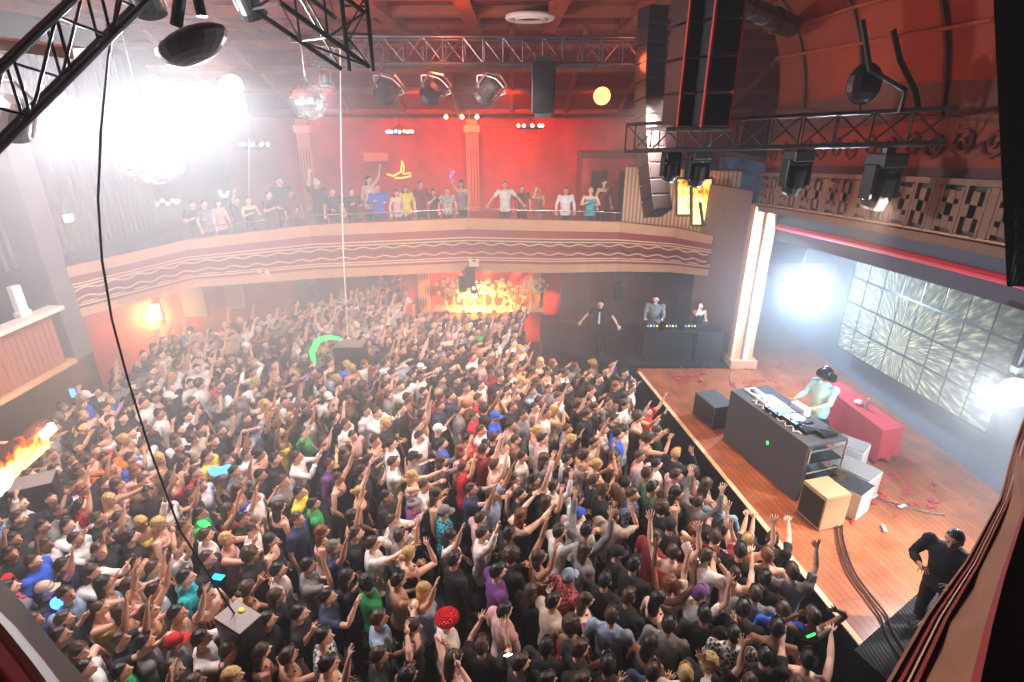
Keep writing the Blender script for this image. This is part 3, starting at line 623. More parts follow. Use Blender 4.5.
# ceiling things
p = at_z(530, 19, 9.36); e = empty('ceiling_vent', (p.x, p.y, 9.39)); tag(e, 'round white ringed ceiling vent among the red beams', 'vent')
MB().tube([(.52*math.cos(i*PI/16), .52*math.sin(i*PI/16), 0) for i in range(33)], .06, 8).build('outer_ring', 'cream2', e)
MB().tube([(.32*math.cos(i*PI/16), .32*math.sin(i*PI/16), -.03) for i in range(33)], .035, 8).build('inner_ring', 'cream2', e); MB().tube([(0, 0, -.02), (0, 0, .02)], .28, 20).build('grille', 'shade', e)
for (x, y, lab) in ((698, 3, 'round ceiling ring above the hanging speaker columns'), (814, 22, 'orange disc lamp in the ceiling over the cove, first'), (774, 34, 'orange disc lamp in the ceiling beside the projector'), (738, 46, 'orange disc lamp in the ceiling nearest the speaker columns'), (912, 2, 'orange disc lamp in the ceiling beside the black curtain')):
    p = at_z(x, y, 9.38); e = empty('ceiling_downlight', (p.x, p.y, 9.38)); tag(e, lab, 'downlight')
    MB().tube([(0, 0, -.02), (0, 0, .04)], .15, 16).build('disc', 'cream', e); MB().tube([(.16*math.cos(i*PI/8), .16*math.sin(i*PI/8), 0) for i in range(17)], .018, 6).build('rim', 'shade', e)
# projector-like tube fixture at top
p0, p1 = at_z(716, -8, 8.9), at_z(790, 26, 8.9); e = empty('followspot', p0); tag(e, 'long dark follow spot tube lying under the ceiling', 'stage light'); d = p1-p0
MB().tube([Vector(), d*.7, d*.72, d], [.16, .16, .2, .2], 14).build('tube_body', 'dark', e); MB().tube([d*.98, d*1.01], .17, 14).build('lens', 'glassblue', e)
for t in (.15, .35, .55): MB().tube([d*t, d*t+d.normalized()*.05], .18, 14).build('band', 'alu', e)
# line arrays
def line_array(name, label, top, n, w, d, h, curve, rz, stripe=False):
    e = empty(name, top, rz); tag(e, label, 'speaker array'); y = 0; z = 0; a = 0
    for i in range(n):
        m = Matrix.Rotation(a, 3, 'X'); c = Vector((0, y, z))+m @ Vector((0, 0, -h/2))
        b = MB().box(c, (w, d, h*.94), m, bev=.012).build('cabinet', 'black', e)
        MB().box(c+m @ Vector((0, -d/2-.006, 0)), (w*.9, .01, h*.8), m).build('grille', 'dark', b)
        q = m @ Vector((0, 0, -h)); y += q.y; z += q.z; a += curve
    if stripe:
        for x in (-w/2, w/2): MB().box((x, -d/2, z/2), (.03, .05, -z)).build('side_rail', 'redwall', e)
    return e
p = at_y(699, 120, 8.4); line_array('speaker_column', 'broad black hanging speaker column with a pale bottom plate', (p.x+.10, 8.5, 9.35), 5, .40, .7, .44, 0, .15, True)
line_array('speaker_column', 'black hanging speaker column closest to the balcony end', (p.x-.22, 8.75, 9.35), 5, .22, .6, .44, 0, .15, True)
e = MB().box((0, 0, 0), (.98, .75, .05), bev=.01).build('base_plate', 'lgrey'); place(e, (p.x-.1, 8.55, 7.12), (0, 0, .15)); tag(e, 'pale steel plate under the hanging speaker columns', 'plate')
q = at_y(655, 60, 12.6); line_array('speaker_array', 'curved black speaker array ending above the lit flame windows', (q.x-.12, 12.6, 9.3), 12, .42, .5, .34, -.045, .25)
# drooping cables above the stage truss
for pts, lab in (((862, 20, 870, 70, 905, 90, 900, 112), 'black cable bundle looping down to the stage truss'), ((893, 30, 900, 60, 915, 90, 918, 108), 'straight black cable falling onto the stage truss')):
    P = [at_y(pts[i], pts[i+1], 7.7) for i in range(0, 8, 2)]; tag(MB().tube(P, .035, 8).build('hanging_cable', 'black'), lab, 'cable')
e = MB().ball((0, 0, 0), (.22, .16, .26), 12, 8).build('cable_coil', 'black'); place(e, at_y(864, 84, 7.9)); tag(e, 'black coil of cable hanging over the stage truss', 'cable')
# long cables dropping through the hall
def drop(pts, r, m, lab, nm='hanging_cable'):
    P = [at_y(x, y, d) for x, y, d in pts]; tag(MB().tube(P, r, 6).build(nm, m), lab, 'cable')
drop([(118, -5, 5.6), (108, 60, 5.4), (101, 130, 5.2), (98, 200, 5.1), (102, 260, 5.0), (112, 320, 4.9), (128, 380, 4.85), (150, 450, 4.8), (180, 530, 4.7), (225, 600, 4.72), (236, 616, 4.75)], .011, 'black', 'long dark twisted cable dropping to the grey topped speaker in the crowd')
drop([(340, 40, 13.0), (341, 150, 13.0), (343, 250, 13.05), (348, 340, 13.1)], .012, 'white', 'thin white cable dropping to the distant speaker in the crowd')
# beaded chandelier cords
def chandelier(x, y, d, lab, m, cord=None):
    p = at_y(x, y, d); e = empty('chandelier', p); tag(e, lab, 'chandelier')
    MB().tube([(.42*math.cos(i*PI/10), .42*math.sin(i*PI/10), 0) for i in range(21)], .03, 6).build('ring', 'dark', e); MB().tube([(0, 0, 0), (0, 0, 8.2-p.z)], .012, 6).build('stem', 'dark', e)
    for i in range(9): a = i*2*PI/9; MB().ball((.42*math.cos(a), .42*math.sin(a), .08), .05, 8, 6).build('bulb', m, e); MB().tube([(.42*math.cos(a), .42*math.sin(a), 0), (0, 0, .3)], .008, 5).build('arm', 'dark', e)
chandelier(400, 134, 20, 'ring chandelier of warm bulbs left of the orange pilaster'.replace('left of', 'before the red wall by'), 'redlamp')
chandelier(530, 128, 20, 'ring chandelier of red bulbs above the white shirted balcony guest', 'redlamp')
chandelier(255, 147, 19, 'ring chandelier of pale bulbs over the hazy balcony seats', 'lampw')
chandelier(163, 205, 17, 'faint pale chandelier drowned in haze over the balcony', 'lampw')
for x in (446, 462, 477):
    p = at_y(x, 117, 22.3); e = MB().ball((0, 0, 0), .07, 8, 6).build('wall_bulb', 'warm'); place(e, p); tag(e, 'small bright bulb high on the red wall, '+{446: 'first by the chandelier of warm bulbs', 462: 'over the orange pilaster', 477: 'last beyond the orange pilaster'}[x], 'lamp')
for x, y, yb, d, lab in ((469, 112, 216, 17.6, 'string of tiny lit beads falling to the balcony rail corner'), (249, 140, 200, 17, 'faint string of beads over the hazy balcony')):
    a, b = at_y(x, y, d), at_y(x, yb, d); mb = MB(); n = 40
    for i in range(n): mb.ball(a.lerp(b, i/(n-1)), .022, 6, 4)
    tag(mb.build('bead_string', 'gold'), lab, 'bead string')
# neon things
def neon(name, pts, m, lab, d=19.5, r=.035):
    P = [at_y(x, y, d) for x, y in pts]; tag(MB().tube(P, r, 6).build(name, m), lab, 'neon')
neon('palm_neon', [(387, 174), (393, 176), (401, 172), (402, 161), (404, 167), (403, 174), (410, 173), (411, 176), (402, 178), (395, 178)], 'yellow', 'yellow neon squiggle glowing behind the balcony guests', 19.5, .018)
neon('glow_stick', [(454, 171), (450, 176), (453, 182)], 'violet', 'violet glow stick bent above the balcony guests', 18.2)
neon('glow_stick', [(220, 191), (222, 196), (226, 196), (228, 192)], 'lampw', 'white glowing crescent held up on the hazy balcony', 15.6)
p = at_y(376, 157, 22.6); e = empty('wall_sign', p); tag(e, 'orange plate crossed by two sticks on the red upper wall', 'sign')
MB().box((0, 0, 0), (.95, .06, .32), bev=.01).build('plate', 'cream', e)
for s in (-1, 1): MB().box((0, .03, 0), (1.0, .03, .05), Matrix.Rotation(s*.75, 3, 'Y')).build('stick', 'maroon', e)
p = at_y(372, 293, 20.4); e = MB().box((0, 0, 0), (.8, .06, .3), bev=.01).build('wall_sign', 'cream'); place(e, p); tag(e, 'dull cream plate on the red wall under the balcony', 'sign')
p = at_x(67, 218, -9.8); e = empty('exit_sign', p); tag(e, 'tiny red lit exit sign on the ribbed side wall', 'sign'); MB().box((0, 0, 0), (.04, .28, .2)).build('housing', 'dark', e); MB().box((.03, 0, 0), (.02, .24, .15)).build('lit_face', 'redlamp', e)
# wall lamp under the balcony
wp = at_y(157, 312, 14.95); p = wp
e = empty('wall_sconce', p); tag(e, 'glaring yellow white tube sconce on the red wall', 'wall lamp'); SCONCE = p.copy()
MB().tube([(0, 0, .22), (.03, -.02, -.15)], [.09, .06], 10).build('glass_tube', 'lampw', e); MB().box((0, .1, -.3), (.14, .1, .12)).build('bracket', 'dark', e)
p = at_y(170, 345, 14.4); e = empty('notice_board', p); tag(e, 'tilted white framed notice board below the bright sconce', 'notice board')
MB().box((0, 0, 0), (.55, .05, .42), Matrix.Rotation(-.2, 3, 'Y')).build('board', 'lgrey', e); MB().box((0, -.03, .2), (.58, .04, .04), Matrix.Rotation(-.2, 3, 'Y')).build('frame', 'white', e)
for k in range(3): MB().box((0, -.03, .08-.09*k), (.42, .01, .03), Matrix.Rotation(-.2, 3, 'Y')).build('lettering', 'cream2', e)
# panels hanging under the balcony on the left
for (x, y, w, h, m, lab, d) in ((193, 300, .75, 1.0, 'shade', 'dark loudspeaker panel under the balcony beside the bright sconce', 15.6), (232, 297, .7, .75, 'cream', 'cream panel under the balcony next to the dark one', 16.6)):
    p = at_y(x, y, d); e = empty('acoustic_board', p); tag(e, lab, 'panel'); MB().box((0, 0, 0), (w, .12, h), bev=.01).build('panel', m, e); MB().box((-w/2, -.07, 0), (.05, .04, h)).build('edge_strip', 'cream2', e)
# small speakers under the fascia
for (x, y, d, s, lab) in ((313, 284, 16.3, .8, 'small speaker hung under the balcony front on the hazy side'), (470, 271, 17.2, 1.2, 'speaker hung under the balcony corner above the yellow glow'), (463, 277, 17.4, 1.0, 'dark bracket box beside the corner speaker'), (618, 284, 16.4, .9, 'small speaker hung under the balcony near the side platform')):
    p = at_y(x, y, d); e = empty('balcony_speaker', p-Vector((0, 0, .2))); e.scale = (s,)*3; tag(e, lab, 'speaker')
    MB().box((0, 0, 0), (.28, .28, .55), bev=.02).build('cabinet', 'dark', e); MB().box((0, -.145, 0), (.22, .02, .46)).build('grille', 'black', e); MB().box((0, .05, .32), (.08, .06, .14)).build('bracket', 'alu', e)
for (x, y, d, lab) in ((474, 261, 17.1, 'twin emergency lamp on the balcony corner'), (264, 272, 15.4, 'twin emergency lamp on the hazy stretch of balcony front')):
    p = at_y(x, y, d); e = empty('emergency_light', p); tag(e, lab, 'emergency light'); MB().box((0, 0, -.1), (.3, .1, .14), bev=.01).build('box', 'cream2', e)
    for s in (-.11, .11): MB().ball((s, -.05, .03), .065, 10, 6).build('lamp', 'white', e)
p = at_y(474, 291, 17.1); e = empty('gobo_projector', p); tag(e, 'glowing pattern projector throwing yellow light below the balcony corner', 'stage light'); GOBO = p.copy()
MB().tube([(0, 0, .18), (0, 0, -.08)], [.1, .12], 12).build('body', 'dark', e); MB().ball((0, -.03, -.1), .09, 10, 6).build('lens', 'warm', e); MB().ball((0, -.1, .12), .05, 8, 6).build('lamp', 'lampw', e)
# made-up counter and blooms standing in for the blobs of yellow light
cp = at_y(487, 348, 17.9)
bar = empty('stand_in_counter', (-.8, 18.0, 0)); tag(bar, 'low stand-in counter for the yellow light under the balcony corner', 'stand-in counter')
MB().box((0, 0, .55), (3.6, .5, 1.1), bev=.03).build('front', 'redwall', bar); MB().box((0, 0, 1.13), (3.8, .62, .07), bev=.02).build('worktop', 'gold', bar)
rb = random.Random(5)
setm(petal=mat('pale yellow petals', (.8, .7, .3), .6), leafy=mat('leafy green', (.3, .42, .12), .6))
for k in range(11):
    x = -2.3+k*.33+rb.uniform(-.05, .05); e = empty('stand_in_bunch', (x, 18.0+rb.uniform(-.12, .12), 1.165)); h = rb.uniform(.35, .75); ringn = ['nearest the dark doorway', 'second from the dark doorway', 'third from the dark doorway', 'tallest by the projector beam', 'squat, by the projector beam', 'just past the beam', 'in the middle of the counter', 'beyond the middle of the counter', 'third from the platform end', 'second from the platform end', 'closest to the side platform'][k]
    tag(e, 'stand-in bunch of blooms for the yellow lit blobs, '+ringn, 'flowers', 'stand-in blooms on the counter')
    MB().tube([(0, 0, 0), (0, 0, .05), (0, 0, .22)], [.05, .07, .045], 10).build('vase', 'lgrey', e)
    mb = MB()
    for i in range(26): a = rb.random()*6.3; r_ = rb.uniform(.02, .26); mb.ball((r_*1.2*math.cos(a), r_*math.sin(a), h+rb.uniform(-.2, .3)), rb.uniform(.035, .075), 10, 7)
    tag(mb.build('blooms', 'petal', e), kind='stuff'); MB().tube([(0, 0, .2), (0, 0, h)], .02, 5).build('stems', 'leafy', e)
# ------------------------------------------------------------------ speakers standing among the crowd
def crowd_speaker(px, py, z, w, d, h, rz, lab, extra=None):
    p = at_z(px, py, z); e = empty('floor_speaker', (p.x, p.y, 0), rz); tag(e, lab, 'speaker')
    MB().box((0, 0, z-h/2), (w, d, h), bev=.015).build('cabinet', 'black', e); MB().box((0, 0, z+.006), (w*.98, d*.98, .012)).build('top_panel', 'lgrey', e)
    MB().box((0, -d/2-.006, z-h/2), (w*.85, .012, h*.85)).build('grille', 'dark', e); MB().box((0, 0, (z-h)/2), (w*.7, d*.7, z-h)).build('stand', 'black', e)
    return e, p
e, p1_ = crowd_speaker(238, 617, 1.9, .46, .30, .5, -.5, 'black speaker with square grey top rising from the crowd near the blue light')
MB().ball((-.03, .07, 1.925), (.045, .035, .02), 10, 6).build('yellow_sticker', mat('yellow plastic', (.9, .7, .05), .4), e)
crowd_speaker(33, 481, 1.9, .55, .42, .5, .5, 'black speaker with grey top near the flame lit panel')
crowd_speaker(350, 344, 1.9, .75, .5, .5, 0, 'distant speaker with pale top at the foot of the white cable')
# flame lit panel on the left
xp = -8.75
a, b, c, d = at_x(-14, 492, xp), at_x(42, 440, xp), at_x(38, 424, xp), at_x(-14, 458, xp)
a = at_x(-20, 505, xp); b = at_x(46, 447, xp); c = at_x(42, 418, xp); d = at_x(-20, 462, xp)
fpn = empty('flame_panel', a); tag(fpn, 'long glowing panel of yellow flames at the side of the hall', 'lit panel')
o = MB().slab(Vector(), b-a, c-a, d-a, .08).build('flame_picture', 'flame', fpn); uvl = o.data.uv_layers.new(name='UV')
for lp in o.data.loops:
    v_ = o.data.vertices[lp.vertex_index].co; t = v_.y/max(.01, (b-a).y); z0 = (b-a).z*t; z1 = (d-a).z+((c-a).z-(d-a).z)*t; uvl.data[lp.index].uv = (t, (v_.z-z0)/max(.01, z1-z0))
for (x0, x1, y0, y1) in ((-8, 9, 500, 466), (41, 54, 441, 422)):
    q0 = at_x(x0, y0, xp+.1)-a; q1 = at_x(x1, y1, xp+.1)-a; cc = (q0+q1)/2
    MB().box(cc, (.1, abs(q1.y-q0.y)*.8, abs(q1.z-q0.z)), Matrix.Rotation(.15, 3, 'X'), bev=.02).build('end_lamp', 'lampw', fpn)
# tables, gear of the support act on the side platform
for (x, y, dd, w, lab) in ((668, 337, 13.85, 1.5, 'black clothed table of mixing decks on the side platform'), (707, 338, 13.75, .7, 'small black table beside the deck table on the side platform')):
    p = at_y(x, y, dd); e = empty('deck_table', (p.x, dd, 1.14)); tag(e, lab, 'table')
    MB().box((0, 0, .85), (w, .55, .05), bev=.01).build('tabletop', 'dark', e); MB().box((0, -.25, .42), (w*.96, .03, .82)).build('front_cloth', 'drape', e)
    for sx in (-1, 1): MB().tube([(sx*w*.45, .2, 0), (sx*w*.45, .2, .83)], .02, 6).build('leg', 'alu', e)
    if w > 1:
        for k, (cx, mm, lab2) in enumerate(((-.5, 'dark', 'deck player at the crowd end of the side platform table'), (0, 'dark', 'blue lit mixer in the middle of the side platform table'), (.5, 'dark', 'deck player at the column end of the side platform table'))):
            g = empty('deck_player', (p.x+cx, dd, 1.14+.877)); tag(g, lab2, 'equipment'); MB().box((0, 0, .05), (.36, .4, .1), bev=.01).build('casing', mm, g)
            MB().tube([(0, 0, .1), (0, 0, .115)], .12, 14).build('platter', 'chrome', g)
            for j in range(4): MB().ball((-.12+.08*j, -.19, .11), .022, 6, 4).build('lit_knob', 'yellow' if (j+k) % 2 else 'blue', g)
# ================================================================== PEOPLE
SKIN = {'a': (.72, .43, .31), 'b': (.60, .34, .23), 'c': (.45, .24, .15), 'd': (.24, .12, .075), 'e': (.80, .52, .40)}
eye_m = mat('eyes', (.02, .015, .015), .2); lip_m = mat('lips', (.42, .14, .12), .5)
SK = {k: mat('skin tone '+k, v, .5) for k, v in SKIN.items()}
COL = {'W': (.80, .78, .76), 'K': (.014, .014, .017), 'G': (.22, .22, .23), 'N': (.025, .04, .10), 'B': (.03, .12, .65), 'R': (.55, .02, .025), 'O': (.85, .19, .02), 'Y': (.75, .62, .08), 'g': (.03, .36, .10),
       'q': (.05, .11, .06), 'T': (.02, .42, .48), 'P': (.68, .42, .42), 'V': (.16, .05, .22), 'L': (.30, .42, .60), 'b': (.19, .10, .06), 'C': (.55, .46, .36), 'D': (.25, .02, .03)}
CN = {'W': 'white', 'K': 'black', 'G': 'grey', 'N': 'navy', 'B': 'bright blue', 'R': 'red', 'O': 'orange', 'Y': 'yellow', 'g': 'green', 'q': 'dark green', 'T': 'teal', 'P': 'pale pink', 'V': 'purple', 'L': 'light blue', 'b': 'brown', 'C': 'beige', 'D': 'dark red'}
CL = {k: mat('cloth '+CN[k], v, .85, var=.22, scale=9, bump=.25) for k, v in COL.items()}
PAT = {'plaid': mat('plaid cloth', (.03, .42, .55), .85, col2=(.02, .03, .05), scale=22, kind='check'), 'redplaid': mat('red plaid cloth', (.6, .12, .12), .85, col2=(.12, .03, .05), scale=24, kind='check'),
       'stripe': mat('striped cloth', (.5, .12, .08), .85, col2=(.04, .02, .03), scale=9, kind='wave'), 'print': mat('printed cloth', (.7, .7, .7), .85, col2=(.03, .03, .03), scale=26, kind='voronoi'),
       'navyplaid': mat('navy plaid cloth', (.12, .16, .30), .85, col2=(.02, .03, .06), scale=20, kind='check')}
HC = {'k': ((.012, .009, .008), 'black'), 'b': ((.06, .03, .016), 'brown'), 'y': ((.55, .36, .14), 'blond'), 'g': ((.16, .14, .13), 'greying'), 'r': ((.20, .06, .02), 'reddish')}
HM = {k: mat('hair '+v[1], v[0], .45, var=.4, scale=30, bump=.6) for k, v in HC.items()}
jeans = [mat('dark denim', (.02, .028, .05), .9, var=.2, scale=12), mat('black trousers', (.012, .012, .013), .9, var=.2, scale=12), mat('grey trousers', (.07, .07, .075), .9, var=.2, scale=12)]
shoe_m = mat('dark shoes', (.02, .02, .02), .5)
sequin = mat('red sequins', (.62, .008, .015), .22, .3, bump=1, scale=60, kind='voronoi')
RND = random.Random(11)
def to_eval(o, mods):
    """apply modifiers to a temporary object and hand back its mesh"""
    for t, kw in mods:
        m = o.modifiers.new('m', t)
        for a, b in kw.items(): setattr(m, a, b)
    dg = bpy.context.evaluated_depsgraph_get(); me = bpy.data.meshes.new_from_object(o.evaluated_get(dg))
    bpy.data.objects.remove(o); return me
def V(*a): return Vector(a)
POSES = {   # per arm: (upper direction, forearm direction); x is outward for the right arm and mirrored for the left
 'n': (((.38, .05, -1), (.02, .34, -1)), ((.36, .0, -1), (-.02, .42, -1))),
 'i': (((.42, .30, -1), (-.55, .75, .35)), ((.40, .25, -1), (-.6, .8, .15))),
 'u': (((.45, .35, .9), (-.15, .25, 1)), ((.35, .55, .75), (.1, .3, 1))),
 'r': (((.30, .55, .8), (-.1, .3, 1)), ((.38, .05, -1), (-.1, .6, -.6))),
 'l': (((.38, .05, -1), (-.1, .6, -.6)), ((.35, .5, .8), (-.05, .35, 1))),
 'c': (((.22, .65, -.65), (-.55, .55, .8)), ((.22, .6, -.7), (-.5, .6, .8))),
 'p': (((.15, .95, -.15), (-.38, .45, .9)), ((.15, .9, -.2), (-.38, .5, .9))),
 'h': (((.95, .15, .55), (-.75, -.15, .55)), ((.95, .1, .6), (-.8, -.1, .5))),
 'f': (((.12, 1, .28), (-.05, 1, .45)), ((.15, .9, .1), (-.05, 1, .55))),
 'x': (((.20, .85, .0), (-.35, -.1, 1)), ((.2, .1, -1), (-.45, .8, .2))),
 'w': (((.15, .55, -.85), (-.12, 1, -.15)), ((.2, .5, -.85), (-.15, 1, -.1))),
 'd': (((.75, .1, -.75), (.55, .35, -.7)), ((.75, .1, -.75), (.55, .35, -.7)))}
POSE_TXT = {'n': 'arms down', 'i': 'arms folded', 'u': 'both arms up', 'r': 'one arm up', 'l': 'other arm raised', 'c': 'clapping', 'p': 'hands lifted before face', 'h': 'hands behind head', 'f': 'arms stretched forward', 'x': 'hand at face', 'w': 'hands working', 'd': 'arms akimbo'}
def joints(pose, fem):
    sw = .180 if fem else .218; J = {}
    for side, arm in ((1, 0), (-1, 1)):
        u, f = POSES[pose][arm]; up = V(u[0]*side, u[1], u[2]).normalized(); fo = V(f[0]*side, f[1], f[2]).normalized()
        sh = V(side*sw, -.01, 1.43+(.035 if up.z > .2 else 0)); el = sh+up*.285; wr = el+fo*.25
        J[side] = (sh, el, wr, up, fo)
    return J
def torso_rings(fem, inf=0, z0=None, z1=None):
    T = [(.80, .12, .095, 0), (.86, .165, .115, 0), (.94, .17 if not fem else .175, .12, -.01), (1.04, .15 if not fem else .135, .10, 0), (1.14, .152 if not fem else .125, .10, .005), (1.26, .168 if not fem else .145, .12 if not fem else .125, .01), (1.36, .190 if not fem else .16, .115, .005), (1.43, .185 if not fem else .155, .092, 0), (1.47, .085, .066, -.005)]
    return [(z, a+inf, b+inf, c) for z, a, b, c in T if (z0 is None or z >= z0) and (z1 is None or z <= z1)]
def loft(mb, rings, n=18):
    vs = [(a*math.cos(2*PI*k/n), c+b*math.sin(2*PI*k/n), z) for z, a, b, c in rings for k in range(n)]; L = len(rings); fs = []
    for i in range(L-1):
        for k in range(n): fs.append((i*n+k, i*n+(k+1) % n, (i+1)*n+(k+1) % n, (i+1)*n+k))
    fs += [tuple(range(n))[::-1], tuple((L-1)*n+k for k in range(n))]; mb.add(vs, fs)
HEADC = V(0, .025, 1.635)
def head_tilt(pose): return {'u': .22, 'f': .12, 'p': .1, 'n': .05}.get(pose, .0)
def body_mesh(pose, fem):
    mb = MB(); loft(mb, torso_rings(fem)); J = joints(pose, fem)
    mb.tube([(0, -.01, 1.42), (0, 0, 1.5), (0, .015, 1.6)], [.062, .052, .05] if not fem else [.055, .045, .045], 12)
    tl = Matrix.Rotation(head_tilt(pose), 3, 'X')
    def hf(v):
        if v.z < -.02: k = (-.02-v.z)/.1; v = V(v.x*(1-.38*k), v.y*(1-.10*k)+.012*k, v.z)
        return tl @ v
    mb.ball(HEADC, (.076, .095, .118), 18, 14, hf)
    mb.tube([HEADC+tl @ V(0, .088, .02), HEADC+tl @ V(0, .112, -.012), HEADC+tl @ V(0, .095, -.022)], [.010, .017, .014], 8)
    for s in (-1, 1): mb.ball(HEADC+tl @ V(s*.078, 0, -.005), (.014, .022, .033), 8, 6)
    mb.tube([HEADC+tl @ V(-.025, .083, -.055), HEADC+tl @ V(0, .093, -.055), HEADC+tl @ V(.025, .083, -.055)], .011, 8)
    for s, (sh, el, wr, up, fo) in J.items():
        mb.tube([V(s*.1, 0, 1.40), sh, sh.lerp(el, .35), el, el.lerp(wr, .3), wr], [.062, .060, .050, .038, .041, .026], 12)
        # hand: palm, four fingers, thumb; the palm faces inward-forward
        side = V(s, 0, 0); side = (side-fo*side.dot(fo)).normalized(); nrm = fo.cross(side).normalized(); side2 = side if pose in ('u', 'r', 'l', 'f', 'p') else nrm
        bend = nrm if nrm.y > 0 else -nrm
        pc = wr+fo*.05; mb.tube([wr-fo*.01, wr+fo*.02, wr+fo*.055, wr+fo*.092], [(.026, .022), (.036, .017), (.042, .015), (.038, .012)], 10) if abs(side.dot(V(0, 0, 1))) < .5 else mb.ball(pc, .04, 8, 6)
        for k, (off, ln) in enumerate(((-.038, .066), (-.013, .082), (.013, .088), (.038, .074))):
            b = wr+fo*.085+side*off*.95*s; d1 = (fo+side*off*9*s).normalized()
            mb.tube([b-fo*.02, b+d1*ln*.45, b+d1*ln*.75+bend*.012, b+d1*ln*.95+bend*.028], [.0095, .0095, .0088, .008], 6)
        b = wr+fo*.03-side*s*.03; mb.tube([b, b-side*s*.03+fo*.025, b-side*s*.042+fo*.058], [.013, .011, .009], 6)
    for s in (-1, 1):
        mb.tube([(s*.085, 0, .90), (s*.095, .005, .70), (s*.105, .02, .50), (s*.11, -.005, .33), (s*.112, -.015, .09)], [.088, .078, .055, .056, .036], 12)
        mb.tube([(s*.112, -.05, .035), (s*.115, .05, .045), (s*.125, .15, .028)], [(.035, .038), (.040, .03), (.026, .026)], 10)
    if fem:
        for s in (-1, 1): mb.ball((s*.065, .095, 1.29), (.062, .055, .062), 10, 8)
    o = mb.build('tmp', None); me = to_eval(o, [('REMESH', dict(mode='VOXEL', voxel_size=.0095)), ('SMOOTH', dict(factor=.5, iterations=2)), ('DECIMATE', dict(ratio=.16))])
    me.materials.clear(); me.materials.append(SK['a']); me.materials.append(eye_m); me.materials.append(lip_m)
    ti = tl.transposed(); E = []
    mi = [0]*len(me.polygons)
    for p in me.polygons:
        c = p.center
        if c.z > 1.5 and (c-HEADC).length < .17:
            q = ti @ (c-HEADC)
            if q.y > .05 and abs(abs(q.x)-.031) < .012 and abs(q.z-.016) < .0065: mi[p.index] = 1
            elif q.y > .05 and abs(q.x) < .026 and abs(q.z+.055) < .010: mi[p.index] = 2
    me.polygons.foreach_set('material_index', mi); me.polygons.foreach_set('use_smooth', [True]*len(mi)); return me
def cloth_mesh(kind, pose, fem):
    mb = MB(); J = joints(pose, fem); inf = .019
    if kind in ('tee', 'long', 'tank', 'dress'):
        top = 1.475 if kind in ('tee', 'long') else 1.36
        rg = torso_rings(fem, inf, .86, top)
        if kind in ('tee', 'long'): rg[-1] = (1.468, .102, .086, -.006); rg.append((1.492, .074, .064, 0))
        if kind == 'dress': rg = [(.52, .24, .20, 0), (.66, .215, .17, 0)]+rg
        else: rg = [(.80, .185, .135, 0)]+rg
        loft(mb, rg)
        if fem:
            for s in (-1, 1): mb.ball((s*.065, .10, 1.29), (.07, .062, .07), 10, 8)
        if kind in ('tee', 'long'):
            for s, (sh, el, wr, up, fo) in J.items():
                mb.ball(sh+V(0, 0, .002), .082, 12, 8)
                if kind == 'tee': mb.tube([V(s*.09, 0, 1.40), sh, sh.lerp(el, .35), sh.lerp(el, .66)], [.074, .070, .066, .068], 12)
                else: mb.tube([V(s*.09, 0, 1.40), sh, sh.lerp(el, .4), el, el.lerp(wr, .35), wr.lerp(el, .08)], [.074, .070, .060, .052, .052, .042], 12)
        else:
            for s in (-1, 1): mb.tube([(s*.075, .10, 1.33), (s*.085, .03, 1.468), (s*.08, -.09, 1.35)], (.022, .014), 8)
    elif kind == 'trousers':
        loft(mb, torso_rings(fem, .012, .80, .95))
        for s in (-1, 1): mb.tube([(s*.085, 0, .90), (s*.096, .005, .70), (s*.106, .02, .50), (s*.112, -.005, .33), (s*.114, -.01, .085)], [.098, .092, .074, .072, .066], 12)
    elif kind == 'shoes':
        for s in (-1, 1):
            mb.tube([(s*.112, -.085, .05), (s*.113, -.05, .055), (s*.115, .05, .055), (s*.127, .16, .035), (s*.13, .19, .03)], [(.03, .035), (.044, .050), (.050, .046), (.042, .032), (.02, .02)], 10)
            mb.box((s*.118, .05, .012), (.1, .27, .024), bev=.01)
        o = mb.build('tmp', None, smooth=True); return to_eval(o, [])
    o = mb.build('tmp', None); me = to_eval(o, [('REMESH', dict(mode='VOXEL', voxel_size=.018)), ('SMOOTH', dict(factor=.5, iterations=2)), ('DECIMATE', dict(ratio=.3))])
    me.polygons.foreach_set('use_smooth', [True]*len(me.polygons))
    for v in me.vertices:                                           # soft folds
        n = noise.noise(v.co*9+V(3, 1, 0)); v.co += v.normal*(.007*n+.004*math.sin(v.co.z*55+n*5))
    return me
